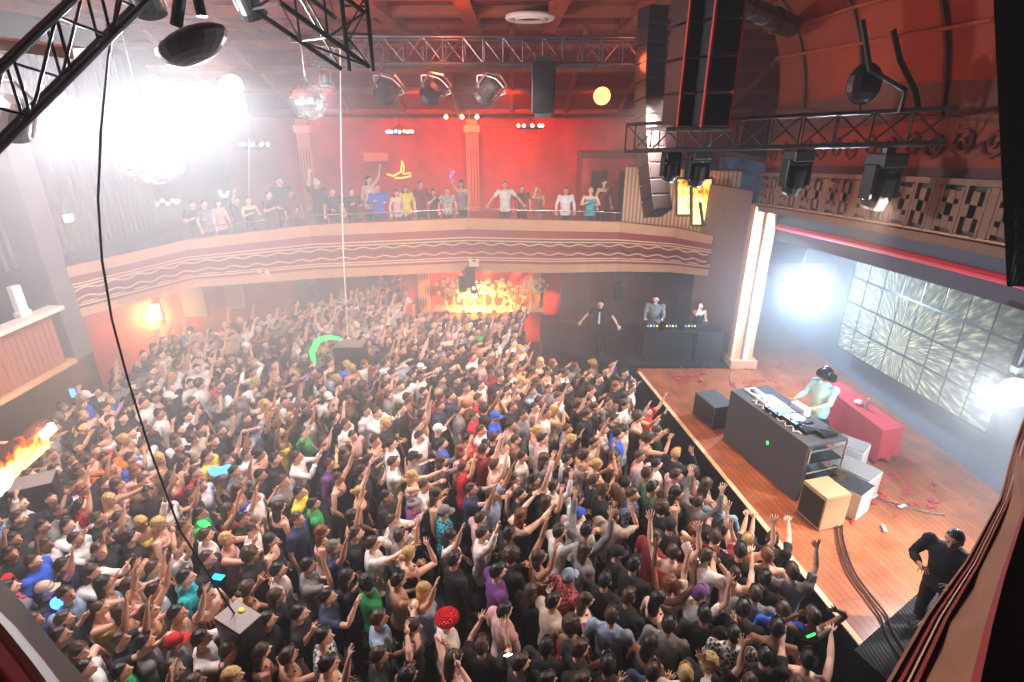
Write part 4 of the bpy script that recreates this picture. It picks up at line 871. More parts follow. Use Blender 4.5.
def hair_mesh(kind):
    """hair modelled about the head's centre"""
    mb = MB()
    def cut(v, z0=-.02, k=.75):
        zmin = z0+k*v.y
        return V(v.x, v.y, max(v.z, zmin))
    if kind == 'short': mb.ball((0, -.010, .016), (.086, .102, .116), 20, 16, lambda v: cut(v, .012, .85))
    elif kind == 'shaved': mb.ball((0, -.003, .008), (.0785, .0985, .1165), 18, 14, lambda v: cut(v, -.0, .8))
    elif kind == 'curly': mb.ball((0, -.015, .02), (.112, .125, .132), 22, 16, lambda v: cut(v*(1+.13*noise.noise(v*32)), -.07, .9))
    elif kind == 'long':
        mb.ball((0, -.008, .014), (.090, .108, .118), 20, 16, lambda v: cut(v, -.05, .95))
        loft_r = []
        for z, a, b, c in ((.02, .086, .07, -.04), (-.06, .09, .06, -.055), (-.14, .098, .05, -.07), (-.22, .10, .045, -.085), (-.30, .085, .035, -.095), (-.36, .05, .02, -.1)): loft_r.append((z, a, b, c))
        loft(mb, loft_r[::-1], 16)
    elif kind == 'bun':
        mb.ball((0, -.006, .014), (.085, .104, .116), 20, 16, lambda v: cut(v, -.03, .8)); mb.ball((0, -.12, .03), (.045, .045, .045), 10, 8)
    elif kind == 'cap':
        mb.ball((0, -.004, .03), (.090, .110, .112), 20, 16, lambda v: V(v.x, v.y, max(v.z, .0)))
        mb.add([(x*.085, .085+.085*math.sqrt(max(0, 1-x*x)) if i else .06, .022-.012*x*x-i*.006-j*.008) for j in (0, 1) for i in (0, 1) for x in (-1, -.6, -.2, .2, .6, 1)], [])
        b = len(mb.v)-24
        for j in (0, 12):
            for q in range(5): mb.f.append((b+j+q, b+j+q+1, b+j+6+q+1, b+j+6+q))
        for q in range(5): mb.f.append((b+6+q, b+7+q, b+19+q, b+18+q))
    elif kind == 'flatcap': mb.ball((0, .015, .055), (.105, .135, .052), 20, 12); mb.ball((0, -.004, .03), (.086, .104, .07), 16, 10, lambda v: V(v.x, v.y, max(v.z, .0)))
    elif kind == 'beret': mb.ball((.0, -.01, .06), (.145, .15, .085), 24, 14); mb.ball((0, 0, .02), (.09, .108, .09), 18, 10, lambda v: V(v.x, v.y, max(v.z, -.02)))
    me_o = mb.build('tmp', None, smooth=True)
    me = to_eval(me_o, [('SUBSURF', dict(levels=1))]) if kind in ('curly',) else to_eval(me_o, [])
    if kind in ('short', 'long', 'curly', 'bun'):
        for v in me.vertices: v.co += v.normal*(.010*noise.noise(v.co*28+V(1, 2, 3))+.007*noise.noise(v.co*70))
    return me
CACHE = {}
def get(key, fn):
    if key not in CACHE:
        CACHE[key] = fn()
        if not CACHE[key].materials: CACHE[key].materials.append(shoe_m)
    return CACHE[key]
def child(name, me, parent, m, loc=None, rot=None, label=None):
    o = bpy.data.objects.new(name, me); C.objects.link(o); o.parent = parent
    o.material_slots[0].link = 'OBJECT'; o.material_slots[0].material = m
    if loc is not None: o.location = loc
    if rot is not None: o.rotation_euler = rot
    if label: o['label'] = label
    return o
HAIR_N = {'short': 'hair', 'shaved': 'hair', 'curly': 'hair', 'long': 'hair', 'bun': 'hair', 'cap': 'cap', 'flatcap': 'cap', 'beret': 'beret'}
def person(loc, rz, scale, pose, fem, top, topm, hair, hairm, skin, pants=0, underhair=None, tilt=0):
    o = bpy.data.objects.new('person', get(('body', pose, fem), lambda: body_mesh(pose, fem))); C.objects.link(o)
    o.material_slots[0].link = 'OBJECT'; o.material_slots[0].material = SK[skin]
    o.location = loc; o.rotation_euler = (tilt, 0, rz); o.scale = (scale,)*3
    if top: child({'tee': 't_shirt', 'long': 'shirt', 'tank': 'vest_top', 'dress': 'dress'}[top], get((top, pose, fem), lambda: cloth_mesh(top, pose, fem)), o, topm)
    child('trousers', get(('trousers', fem), lambda: cloth_mesh('trousers', 'n', fem)), o, jeans[pants])
    child('shoes', get('shoes', lambda: cloth_mesh('shoes', 'n', False)), o, shoe_m)
    if hair in ('cap', 'flatcap', 'beret'):
        child('hair', get(('h', 'short'), lambda: hair_mesh('short')), o, underhair or HM['b'], HEADC, (head_tilt(pose), 0, 0)).scale = (.98, .98, .93)
    if hair: child(HAIR_N[hair], get(('h', hair), lambda: hair_mesh(hair)), o, hairm, HEADC, (head_tilt(pose), 0, 0))
    return o
# the crowd as the photograph shows it:  x y of the head, clothes colour + kind, hair colour + kind, pose
# kinds  t t-shirt  l long sleeves  k vest top  d dress  s no shirt ; hair  s short  l long  c curly  z shaved  b bun  C cap  F flat cap  E beret
DATA = """
6 517 Lt ks n;10 493 Kl ks n;20 512 Kt bs i;24 526 Kt ks r;32 471 bt bs n;51 467 Kt bs i;50 451 Gl bs n;68 456 Pk bl n;62 471 Kt ks c;69 468 bk bl n;78 443 Kt bs n;85 458 Pk bl n;95 446 Rt bs n
103 455 Ot ks c;114 464 Ok ks r;60 491 Wt bs n;29 499 Wl ks r;81 486 Kt rs h;73 504 Rt ks u;97 500 Pk yl n;89 514 Kt bs p;101 481 Kl bs n;50 496 Kt ks n;51 508 Wt bs i;42 515 Gt ks n;66 522 Wl ks p;54 532 Wt bs r;136 447 Wt bs x;125 454 Bt ks n;120 478 Pk bl f;147 488 Kt ks n;131 517 Gt bs r;140 521 Yk yl n;135 530 Kt ks n;136 478 bt bs n;130 466 bk rl n
162 503 Wl bs r;151 519 Pk yl n;168 522 Kk bs h;158 454 bk yl n;181 456 Kk bl n;192 468 Rt bs n;198 483 Wt bs n;172 473 Rk bs r;210 452 Yt ks n;226 455 bt bs l;233 467 Gl ks i;236 485 Bk bl l;258 449 Kk kc n;268 453 Kt ks n;247 453 Wt bs n;259 471 Kt ks c;250 495 Wt ks r;277 504 Kk kl n;282 477 Gt bs n;205 509 gt ks n;217 508 Rd bl r;203 533 Wt bs n;222 536 Pk ys p;249 525 Wt bs x;243 512 Kt ks n;268 536 Kk kl n;183 492 Kt bs r
295 453 Wl bs p;330 459 Vl bs n;341 449 Kt bl h;337 474 Kk bs l;358 488 Kk yb l;361 467 Kt ks n;367 456 Kt ks c;393 458 Wt bs x;411 454 Gt kC n;411 472 Pk yl f;384 492 Kt kz n;413 501 Vl gF n;391 517 Wl bs p;311 501 gt ks n;298 488 Yt ks n;297 514 Nt bs n;320 528 Pk rl n;351 514 Kk kl u;357 531 Kt bs n
440 457 Gl bl f;434 490 Kk bl n;443 508 0l gC n;470 485 Nt bs f;495 462 Ck bs u;502 443 Wt bs n;521 453 Wt ks n;543 455 Gt bl r;514 474 bk bl n;519 490 Kl ks n;520 511 Kk rl f;531 476 Kt ks r;551 482 Wl bs u;566 456 Wt ks n;558 529 Wl ks f;481 530 Wl ks r;449 532 Wt kl r;508 530 Kt ks n
568 470 Kt ks n;593 477 Kt bs n;602 487 Kt bs i;577 511 Wt BC n;613 512 Ct bz x;631 490 2l bs n;627 479 bt ks n;639 452 Pt bs n;645 471 Gt bs n;651 483 qt ks n;655 460 Wt ks n;675 450 Kl ys x;694 469 Gt ks n;705 481 Pk bl n;697 497 Gl bs u;678 489 Kk kl n;662 505 Kt bc n;668 521 Kt KC n;657 535 Dt bs n
719 500 Lt ys n;697 528 Pk rc n;714 533 Dt bs x;730 529 Kt ks f;705 553 Wt bs h;752 538 s ys u;745 551 Kt ks i;762 553 s rs i;764 537 Kt bs f;745 571 s bz f;778 567 Gt bs r;767 579 Kt ks i
761 585 Gt bs n;708 610 Kt ks n;742 608 Kt ks n;784 603 Bt bs n;804 612 Kk bs h;775 628 s ks n;763 648 Kt ks f;709 659 Kt yc r;698 594 Wt VC u;805 663 s ks f;799 677 Rk bl i;750 680 Gt bs n;733 628 3t ks n
14 548 Kt ks n;29 554 Bt bs n;38 586 Kt yC n;11 586 1t ks n;22 601 Gt bs n;57 566 Kt ks r;86 581 Lk kl p;67 591 Lt ks c;84 606 Yk bz f;60 622 Kt bs n;31 611 Nt bs n;38 621 Pk bl n;98 566 Wl bl p;107 550 Kt bs n;128 553 Kk kl n;131 583 s bl p;120 605 s bl u;147 614 s bz u
173 546 Wt bs r;179 575 Tt ks n;156 561 Tt bs r;150 587 Wt ks n;168 613 s ks n;200 592 4d ks r;207 553 Kt bs n;249 550 Kt bc n;276 567 Wt ks n;247 586 Kk bb c;271 592 Kt bl n;275 617 Kt ks n
333 543 Nt gs r;306 562 Gt ks x;345 573 Kl kl n;367 578 gt kc n;367 537 Wt bs f;314 599 Nt ks p;402 578 s ks x;417 584 Lk yl r;377 615 Lt bs n;296 608 Kt ks n;411 622 Gk bl h
453 556 Kl ks n;496 568 Vt ks n;513 551 Kt bc i;535 553 s bl u;571 577 1l LC n;555 602 Ct ks n;567 617 Dk bc n;503 608 Pt ks n;446 617 Wt RE n
583 591 Kk bl n;584 546 Gt bl n;616 549 Kt KC n;616 585 Kt ks n;613 611 Lt bs n;668 585 Ck rc u;671 547 Rk bs u;645 593 Kk kl n;629 589 Kt bs n;633 561 Kt ks n;666 618 Gt ks n
131 638 Kt bs f;146 641 Gt ks n;98 656 Wt ks n;117 659 gt ks n;169 638 Gt RC n;174 664 Kt bs r;64 626 Kt ks n;76 643 Pk bl n;197 637 Wt ks p;221 646 Kt bs n;228 666 Vt yl n;251 649 bk bl n;273 650 Kk bs p;197 677 Kt bs n
321 633 3t ks n;326 661 Wk ks r;377 652 Kt bs c;405 673 Kk kl n;452 655 Dd bl h;481 643 Kt bs p;521 661 Kt bs n;578 651 Kt bs n;574 674 Kt bs p;550 677 Kt ks n;601 660 Kt ks n;652 667 Nt bs n;650 642 Kk kl n;550 645 Kt ks n
438 390 1t ys n;458 407 Gt bs n;473 412 Rt bs n;480 426 Wt bs n;494 413 Bt BC n;510 421 Tk ks n;417 421 Wt ks n;390 440 Wt ks n;437 426 Kt WC n;480 381 Wt bs n;531 387 Ll bs p;617 430 Bt ks n;566 425 Gt bs n;541 435 Pt ks n;280 430 Yk yl u;302 428 gt ks r;270 419 Kt ks r;255 424 Lt bs l;230 408 Gt bs n;345 420 Wt bs n;365 407 Wt bs n;400 405 Kt ks n;374 437 3k ks n;352 432 Pt bs i;322 437 Nt bs r;186 412 Wt ks n;158 410 Wt ks n;143 399 Wt bs n;420 372 Wt ks n;400 382 Wt bs n
"""
KT = {'t': 'tee', 'l': 'long', 'k': 'tank', 'd': 'dress'}; KN = {'tee': 'T-shirt', 'long': 'shirt', 'tank': 'vest top', 'dress': 'dress'}
KH = {'s': 'short', 'l': 'long', 'c': 'curly', 'z': 'shaved', 'b': 'bun', 'C': 'cap', 'F': 'flatcap', 'E': 'beret'}
PATN = {'0': ('plaid', 'teal plaid'), '1': ('redplaid', 'red plaid'), '2': ('navyplaid', 'navy plaid'), '3': ('print', 'black and white printed'), '4': ('stripe', 'striped red')}
DESKC = Vector((5.0, 8.9))
crowd = []
def spec(loc, cl, hr, pose, auto=False):
    d = dict(loc=loc, pose=pose, auto=auto)
    if cl == 's': d.update(top=None, topm=None, tn='bare torso')
    else:
        d['top'] = KT[cl[1]]
        if cl[0] in PATN: d['topm'] = PAT[PATN[cl[0]][0]]; cn = PATN[cl[0]][1]
        else: d['topm'] = CL[cl[0]]; cn = CN[cl[0]]
        d['tn'] = cn+' '+KN[d['top']]
    k = KH[hr[1]]; d['hair'] = k
    if k in ('cap', 'flatcap', 'beret'):
        d['hairm'] = sequin if k == 'beret' else {'k': CL['K'], 'g': CL['G'], 'y': CL['C']}.get(hr[0]) or CL[hr[0]]
        cn = {'k': 'black', 'K': 'black', 'g': 'grey', 'y': 'beige', 'B': 'blue', 'V': 'purple', 'L': 'pale blue', 'R': 'red', 'W': 'white'}[hr[0]]
        d['hn'] = {'cap': cn+' cap', 'flatcap': cn+' flat cap', 'beret': 'red sequinned beret'}[k]
    else:
        d['hairm'] = HM[hr[0]]; d['hn'] = 'shaved head' if k == 'shaved' else {'short': 'short ', 'long': 'long ', 'curly': 'curly ', 'bun': 'tied '}[k]+HC[hr[0]][1]+' hair'
    d['fem'] = (cl != 's' and cl[1] in 'kd' and k in ('long', 'bun', 'curly')) or k in ('long', 'bun') or (cl == 's' and k == 'long')
    return d
for ent in DATA.replace('\n', ';').split(';'):
    if not ent.strip(): continue
    x, y, cl_, hr, po = ent.split()
    s = RND.uniform(.95, 1.04); p = at_z(float(x), float(y)+3, 1.66*s); d = spec(Vector((p.x, p.y, 0)), cl_, hr, po)
    d['scale'] = s; crowd.append(d)
# keep shoulders apart: nudge anyone standing inside another
def relax(L, fixed, it=12, r=.40):
    for _ in range(it):
        for i, a in enumerate(L):
            for b in L[:i]+fixed:
                v = a['loc']-b['loc']; q = math.hypot(v.x, v.y)
                if q < r:
                    v = Vector((v.x, v.y, 0))/max(q, 1e-3)*(r-q)/2; a['loc'] = a['loc']+v
                    if b in L: b['loc'] = b['loc']-v
relax(crowd, [], 8, .37)
AVOID = [((p1_.x, p1_.y), .42)]+[((at_z(33, 481, 1.9).x, at_z(33, 481, 1.9).y), .45), ((at_z(350, 344, 1.9).x, at_z(350, 344, 1.9).y), .6)]
def lim(y):                                                         # the free edge of the crowd before the stage
    return 3.15-.35*max(0, min(1, (y-6.5)/3))
grid = []
yy = 3.75
row = 0
while yy < 20.0:
    x = -10.2+(row % 2)*.26
    while x < lim(yy):
        p = Vector((x+RND.uniform(-.11, .11), yy+RND.uniform(-.10, .10), 0)); x += .47
        if yy > 12.6 and p.x > .3: continue
        if yy > 16.6 and p.x > -3.2 : continue
        if yy > 17.2 and p.x > -4: continue
        if p.x < -8.5-.0 and p.y < 8.3-.0: continue
        if p.x < -9.6 or (p.y < 5.2 and p.x < -5.6) or (p.y < 6.6 and p.x < -7.8): continue
        if p.y > 14.0+(p.x+9.6)*1.1: continue
        if any(math.hypot(p.x-a[0], p.y-a[1]) < r for a, r in AVOID): continue
        if any((p-d['loc']).length < .34 for d in crowd): continue
        grid.append(p)
    yy += .43; row += 1
TOPW = [('Kt', 26), ('Kk', 7), ('Kl', 6), ('Wt', 15), ('Wl', 6), ('Gt', 9), ('Gl', 3), ('Nt', 5), ('bt', 3), ('Pk', 4), ('Wk', 3), ('Rt', 3), ('Dt', 2), ('Lt', 4), ('gt', 1), ('Pt', 2), ('Ck', 2), ('s', 3), ('Bt', 1), ('Vt', 2), ('bk', 3), ('Ct', 2)]
def wch(L):
    t = RND.uniform(0, sum(w for _, w in L))
    for a, w in L:
        t -= w
        if t <= 0: return a
    return L[-1][0]
for p in grid:
    cl_ = wch(TOPW); girl = cl_[-1] == 'k' or RND.random() < .2
    hr = RND.choice(['bl', 'bl', 'kl', 'yl', 'bb', 'bc', 'rl', 'yb']) if girl and cl_ != 's' else wch([('ks', 10), ('bs', 12), ('ys', 1), ('gs', 1), ('bz', 1), ('kc', 1), ('bc', 1), ('KC', .6), ('WC', .5)])
    d = spec(p, cl_, hr, wch([('n', 30), ('i', 12), ('c', 10), ('r', 11), ('l', 8), ('u', 9), ('p', 8), ('x', 7), ('f', 4), ('h', 3)]), True); d['scale'] = RND.uniform(.93, 1.04); crowd.append(d)
def view(p, z):
    v = Vector((p.x, p.y, z-CH)); u = v.z*math.cos(CP)+v.y*math.sin(CP); w = v.y*math.cos(CP)-v.z*math.sin(CP); return 512+CF*v.x/w, 341-CF*u/w, w
keep = []
for d in crowd:
    X, Y, W_ = view(d['loc'], 1.5); d['px'] = (X, Y); d['w'] = W_
    X2, Y2, _ = view(d['loc'], 1.75)
    if d['auto'] and (X < -12 or X > 1040 or Y2 > 690): continue
    d['face'] = math.atan2(DESKC.y-d['loc'].y, DESKC.x-d['loc'].x)-PI/2+RND.gauss(0, .28)
    d['skin'] = wch([('a', 30), ('b', 26), ('e', 22), ('c', 12), ('d', 5)]); d['pants'] = RND.choice([0, 0, 1, 1, 2]); keep.append(d)
crowd = keep
crowd.sort(key=lambda d: d['w'])
N_SOLO = 268
solo, rest = crowd[:N_SOLO], crowd[N_SOLO:]
# any person picked out by sight but far away joins the separate ones
for d in list(rest):
    if not d['auto'] and len(solo) < 274: solo.append(d); rest.remove(d)
# ---- words for each person: looks first, then a neighbour that can be found
used_lab = {}
def base_words(d): return '%s, %s, %s' % (d['tn'], d['hn'], POSE_TXT[d['pose']])
cnt = {}
for d in solo: d['bw'] = base_words(d); cnt[d['bw']] = cnt.get(d['bw'], 0)+1
sh = {}
for d in solo: d['sw'] = (d['hn'] if d['hair'] in ('cap', 'flatcap', 'beret', 'curly', 'shaved') else d['tn']); sh[d['sw']] = sh.get(d['sw'], 0)+1
def near_unique(d, e, rad=2.2):                                     # is e the only one with that short look around d?
    return sum(1 for f in solo if f is not d and f['sw'] == e['sw'] and (f['loc']-d['loc']).length < rad) == 1 and e['sw'] != d['sw']
LAND = [(Vector((p1_.x, p1_.y, 0)), 'grey topped speaker'), (Vector((-7.9, 7.4, 0)), 'speaker by the flame panel'), (Vector((-4.2, 13.1, 0)), 'distant pale topped speaker')]
def rel(d, p):
    v = d['loc']-p
    s = v.x*math.cos(d['face']+PI/2)+v.y*math.sin(d['face']+PI/2)
    return 'behind' if s < -.3 else ('in front of' if s > .3 else 'beside')
taken = set()
for d in solo:
    if cnt[d['bw']] == 1: d['lab'] = 'person in '+d['bw'] if len(d['bw'].split()) < 12 else d['bw']; taken.add(d['lab'])
for d in solo:
    if 'lab' in d: continue
    cand = []
    for e in sorted(solo, key=lambda e: (e['loc']-d['loc']).length)[1:26]:
        if near_unique(d, e): cand.append('person in %s, %s, %s %s' % (d['bw'].split(', ')[0], d['bw'].split(', ')[1], rel(d, e['loc']), e['sw'].replace('T-shirt', 'shirt')+(' wearer')))
    for p, nm in LAND:
        if (p-d['loc']).length < 1.6: cand.insert(0, 'person in %s, %s, %s %s' % (d['bw'].split(', ')[0], d['bw'].split(', ')[1], rel(d, p), nm))
    if d['px'][0] > 640 and d['loc'].x > 2.6: cand.insert(0, 'person in %s, %s, pressed against the stage, %s' % (d['bw'].split(', ')[0], d['bw'].split(', ')[1], POSE_TXT[d['pose']]))
    for c in cand:
        if c not in taken and len(c.split()) <= 16: d['lab'] = c; break
    else:
        for e in sorted(solo, key=lambda e: (e['loc']-d['loc']).length)[1:40]:
            c = '%s, %s near %s and %s' % (d['bw'].split(', ')[0], POSE_TXT[d['pose']], e['tn'], e['hn'])
            if c not in taken and len(c.split()) <= 16: d['lab'] = c; break
        else: d['lab'] = 'person in '+d['bw']
    taken.add(d['lab'])
for d in solo:
    o = person(d['loc'], d['face'], d['scale'], d['pose'], d['fem'], d['top'], d['topm'], d['hair'], d['hairm'], d['skin'], d['pants'], tilt=-.0)
    tag(o, d['lab'], 'person', 'crowd on the dance floor'); d['obj'] = o
# ---- the far crowd, which nobody could count: one object
mats = []; midx = {}
def mi_(m):
    if m.name not in midx: midx[m.name] = len(mats); mats.append(m)
    return midx[m.name]
ARR = {}
def arr(me, ratio=.45):
    if me.name not in ARR:
        o = bpy.data.objects.new('tmp', me); C.objects.link(o); m2 = to_eval(o, [('DECIMATE', dict(ratio=ratio))] if len(me.polygons) > 400 else [])
        m2.calc_loop_triangles(); nv = len(m2.vertices); co = np.empty(nv*3, 'f'); m2.vertices.foreach_get('co', co); tr = np.empty(len(m2.loop_triangles)*3, 'i'); m2.loop_triangles.foreach_get('vertices', tr)
        mi = np.empty(len(m2.loop_triangles), 'i'); m2.loop_triangles.foreach_get('material_index', mi)
        ARR[me.name] = (co.reshape(-1, 3), tr.reshape(-1, 3), mi)
    return ARR[me.name]
VS, FS, MS = [], [], []; off = 0
for d in rest:
    base = Matrix.Translation(d['loc']) @ Matrix.Rotation(d['face'], 4, 'Z') @ Matrix.Scale(d['scale'], 4)
    hm_ = base @ Matrix.Translation(HEADC) @ Matrix.Rotation(head_tilt(d['pose']), 4, 'X')
    L = [(get(('body', d['pose'], d['fem']), lambda: body_mesh(d['pose'], d['fem'])), base, (SK[d['skin']], eye_m, lip_m)), (get(('trousers', d['fem']), lambda: cloth_mesh('trousers', 'n', d['fem'])), base, (jeans[d['pants']],)), (get(('h', d['hair']), lambda: hair_mesh(d['hair'])), hm_, (d['hairm'],))]
    if d['top']: L.append((get((d['top'], d['pose'], d['fem']), lambda: cloth_mesh(d['top'], d['pose'], d['fem'])), base, (d['topm'],)))
    for me, mx, mm in L:
        co, tr, mi = arr(me); A = np.array(mx); VS.append(co @ A[:3, :3].T+A[:3, 3]); FS.append(tr+off); off += len(co)
        mp = np.array([mi_(m) for m in mm]); MS.append(mp[np.minimum(mi, len(mm)-1)])
VS = np.concatenate(VS).astype('f'); FS = np.concatenate(FS).astype('i'); MS = np.concatenate(MS).astype('i')
me = bpy.data.meshes.new('crowd'); me.vertices.add(len(VS)); me.vertices.foreach_set('co', VS.ravel()); me.loops.add(len(FS)*3); me.loops.foreach_set('vertex_index', FS.ravel())
me.polygons.add(len(FS)); me.polygons.foreach_set('loop_start', np.arange(0, len(FS)*3, 3, dtype='i')); me.polygons.foreach_set('material_index', MS); me.polygons.foreach_set('use_smooth', np.ones(len(FS), dtype=bool))
for m in mats: me.materials.append(m)
me.update(); me.validate(); o = bpy.data.objects.new('crowd', me); C.objects.link(o); tag(o, 'dense far crowd filling the back of the hall up to the balcony', 'crowd', kind='stuff')
print('solo', len(solo), 'rest', len(rest), 'verts', len(VS))
# ------------------------------------------------------------------ balcony guests
BAL = [(218, 206, 'Pk', 'bl', 'n', 'guest in pale top leaning in the haze under the glowing crescent'), (205, 212, 'Gt', 'bs', 'n', 'hazy grey guest farthest along the misty balcony rail'), (194, 214, 'Kt', 'ks', 'i', 'faint dark guest at the whitest stretch of balcony'),
 (236, 203, 'Kt', 'bs', 'r', 'guest raising an arm beside the pale topped one on the hazy balcony'), (249, 207, 'Kk', 'bs', 'i', 'guest in black sleeveless top leaning over the hazy balcony rail'), (268, 194, 'Kt', 'ks', 'i', 'guest in printed black T-shirt gripping the balcony rail'),
 (279, 180, 'Kl', 'bs', 'n', 'guest in dark suit standing taller behind the rail'), (291, 197, 'Dt', 'ks', 'n', 'guest in dark red seated behind the suited one'), (316, 182, 'Kt', 'WC', 'r', 'guest in white cap with an arm raised on the balcony'), (332, 191, 'Kt', 'ks', 'n', 'guest in plain black T-shirt bending by the white capped one'),
 (351, 191, 'Kl', 'ks', 'i', 'guest in black with pale strap just before the white cable'), (368, 178, 'Wk', 'bl', 'l', 'guest in white vest top dancing above the others'), (377, 187, 'Bl', 'bs', 'i', 'guest in blue jacket leaning on the balcony rail'), (396, 192, 'Pk', 'bl', 'n', 'guest in pink top beside the yellow dressed one'),
 (405, 188, 'Yl', 'bl', 'n', 'guest in yellow top turning away from the rail'), (420, 184, 'Dt', 'bs', 'n', 'guest in dark red shadowed behind the yellow topped one'), (433, 192, 'Kt', 'bl', 'c', 'guest in black clapping near the rail corner'), (447, 195, '3t', 'ks', 'n', 'guest in black and white printed shirt at the rail corner'),
 (461, 182, 'Gk', 'bl', 'r', 'guest in grey vest top dancing beside the bead string'), (505, 184, 'Wt', 'bs', 'd', 'guest in white polo with hands on hips at the balcony rail'), (522, 198, 'bt', 'bs', 'n', 'guest in brown crouching behind the white polo one'), (538, 190, '4d', 'yl', 'x', 'guest in patterned dress with a hand in blond hair'),
 (566, 190, 'Wl', 'ks', 'n', 'guest in long white shirt looking down from the balcony'), (591, 190, 'Tk', 'ys', 'i', 'guest in pale teal top with short blond hair'), (604, 181, 'Dk', 'bl', 'n', 'guest in dark red standing at the red booth')]
FL = [Vector(n[:2]) for n in NODES]
for (x, y, cl_, hr, po, lab) in BAL:
    # a spot just behind the rail, under the sight line of the head
    back = .35 if lab.find('behind') < 0 and lab.find('above') < 0 and lab.find('red booth') < 0 else .95
    best = None
    for i in range(60):
        dd = 12+i*.14; p = at_y(x, y, dd)
        for a, b in zip(FL[:-1], FL[1:]):
            t = ((Vector(p[:2])-a).dot(b-a))/((b-a).length_squared)
            if 0 <= t <= 1:
                q = a+(b-a)*t; n_ = Vector((-(b-a).y, (b-a).x)).normalized(); s = (Vector(p[:2])-q).dot(n_)
                if best is None or abs(s-back) < best[0]: best = (abs(s-back), p)
    p = best[1]; d = spec(p, cl_, hr, po); s = (p.z+.08-3.7)/1.75; s = max(.86, min(1.1, s))
    face = math.atan2(8-p.y, 2-p.x)-PI/2+RND.gauss(0, .25)
    o = person((p.x, p.y, 3.7), face, s, po, d['fem'], d['top'], d['topm'], d['hair'], d['hairm'], RND.choice('abe'), RND.choice((0, 1)))
    tag(o, lab, 'person', 'guests on the balcony')
# ------------------------------------------------------------------ people on the stage
def at(x, y, d): return at_y(x, y, d)
PERF = person((5.95, 9.35, 1.112), math.atan2(-.4, -1)-PI/2, 1.0, 'w', False, 'long', mat('pale cyan shirt', (.45, .75, .8), .8, var=.1), 'curly', HM['k'], 'a', 1)
tag(PERF, 'performer in pale shirt with dark headgear working the console desk', 'person')
e = MB().ball((0, -.0, .05), (.12, .135, .13), 20, 14).build('helmet', mat('dark helmet shell', (.01, .012, .03), .35), PERF, smooth=True); e.location = HEADC; e['label'] = 'dark rounded helmet'
for s in (-1, 1):
    c = MB().tube([(s*.10, 0, .02), (s*.165, 0, .03)], [.085, .08], 20).tube([(s*.165, 0, .03), (s*.172, 0, .03)], [.06, .055], 16).build('headphone_cup', mat('black padding', (.008, .008, .01), .7), PERF); c.location = HEADC
c = MB().tube([(.13*math.cos(a), -.0, .05+.14*math.sin(a)) for a in [i*PI/14 for i in range(15)]], (.012, .02), 8).build('headband', 'black', PERF); c.location = HEADC
for (x, y, dd, cl_, hr, po, lab, z) in ((601, 304, 14.1, 'Kt', 'bs', 'd', 'person in black shirt and white tie facing the crowd from the side platform', 1.14), (656, 299, 14.3, 'Gl', 'ks', 'w', 'person in pale grey shirt behind the deck table', 1.14), (700, 309, 14.15, 'Kk', 'bl', 'x', 'person in dark vest top at the small table by the stage column', 1.14)):
    p = at(x, y, dd); d = spec(p, cl_, hr, po); s = max(.85, min(1.08, (p.z+.1-z)/1.75))
    face = math.atan2(-9, -3)-PI/2 if x < 700 else math.atan2(-6, 1.0)-PI/2
    o = person((p.x, p.y, z), face, s, po, d['fem'], d['top'], d['topm'], d['hair'], d['hairm'], 'a', 1); tag(o, lab, 'person')
    if x == 601: MB().add([(-.02, .14, 1.42), (.02, .14, 1.42), (.035, .15, 1.08), (0, .15, 1.03), (-.035, .15, 1.08), (-.02, .155, 1.42), (.02, .155, 1.42), (.035, .165, 1.08), (0, .165, 1.03), (-.035, .165, 1.08)], [(0, 1, 2, 3, 4), (9, 8, 7, 6, 5), (0, 5, 6, 1), (1, 6, 7, 2), (2, 7, 8, 3), (3, 8, 9, 4), (4, 9, 5, 0)]).build('tie', 'white', o)
p = at_z(960, 545, 2.45); o = person((p.x, p.y, 1.115), 2.2, 1.05, 'i', False, 'long', CL['K'], 'short', HM['k'], 'b', 1, tilt=-.25); tag(o, 'stagehand all in black bending at the dark corner of the stage', 'person')
# ------------------------------------------------------------------ things held up or glowing in the crowd
def held(x, y, z, name, mb, m, lab, cat, rot=(0, 0, 0)):
    p = at_z(x, y, z); o = mb.build(name, m); place(o, p, rot); return tag(o, lab, cat)
held(218, 577, 1.75, 'glow_card', MB().box((0, 0, 0), (.13, .02, .26), bev=.008), 'cyan', 'cyan glowing card held over the crowd behind the grey topped speaker', 'light', (.6, .5, .3))
held(58, 603, 1.5, 'glow_ball', MB().ball((0, 0, 0), (.09, .07, .09), 14, 10), 'blue', 'round blue light shining by the blue shirted person', 'light')
held(73, 393, 1.9, 'phone', MB().box((0, 0, 0), (.12, .02, .2), bev=.006), 'blue', 'tiny blue screen shining in the haze beyond the flame panel', 'phone')
held(222, 470, 1.72, 'glow_glasses', MB().tube([(.17*math.cos(a), .03*math.sin(3*a), .10*math.sin(a)) for a in [i*PI/8 for i in range(17)]], .04, 8), 'blue', 'blue glowing hoop over the crowd near the yellow shirt', 'light', (.5, 0, .2))
held(204, 524, 1.45, 'glow_scarf', MB().ball((0, 0, 0), (.11, .06, .05), 12, 8), 'green', 'green glow on the shoulder of a dark haired person', 'light', (0, .6, 0))
P = [at_y(x, y, 12.6) for x, y in ((314, 364), (312, 352), (317, 341), (328, 337), (341, 339))]
tag(MB().tube(P, [.05, .07, .07, .06, .04], 8).build('green_light_tube', 'green'), 'curved green light tube waved over the far crowd', 'light')
held(724, 553, 1.95, 'camera', MB().box((0, 0, 0), (.11, .04, .07), bev=.01).tube([(.0, .02, 0), (.0, .045, 0)], .025, 10), 'alu', 'silver camera held up near the stage by a white sleeved arm', 'camera', (0, 0, -1))
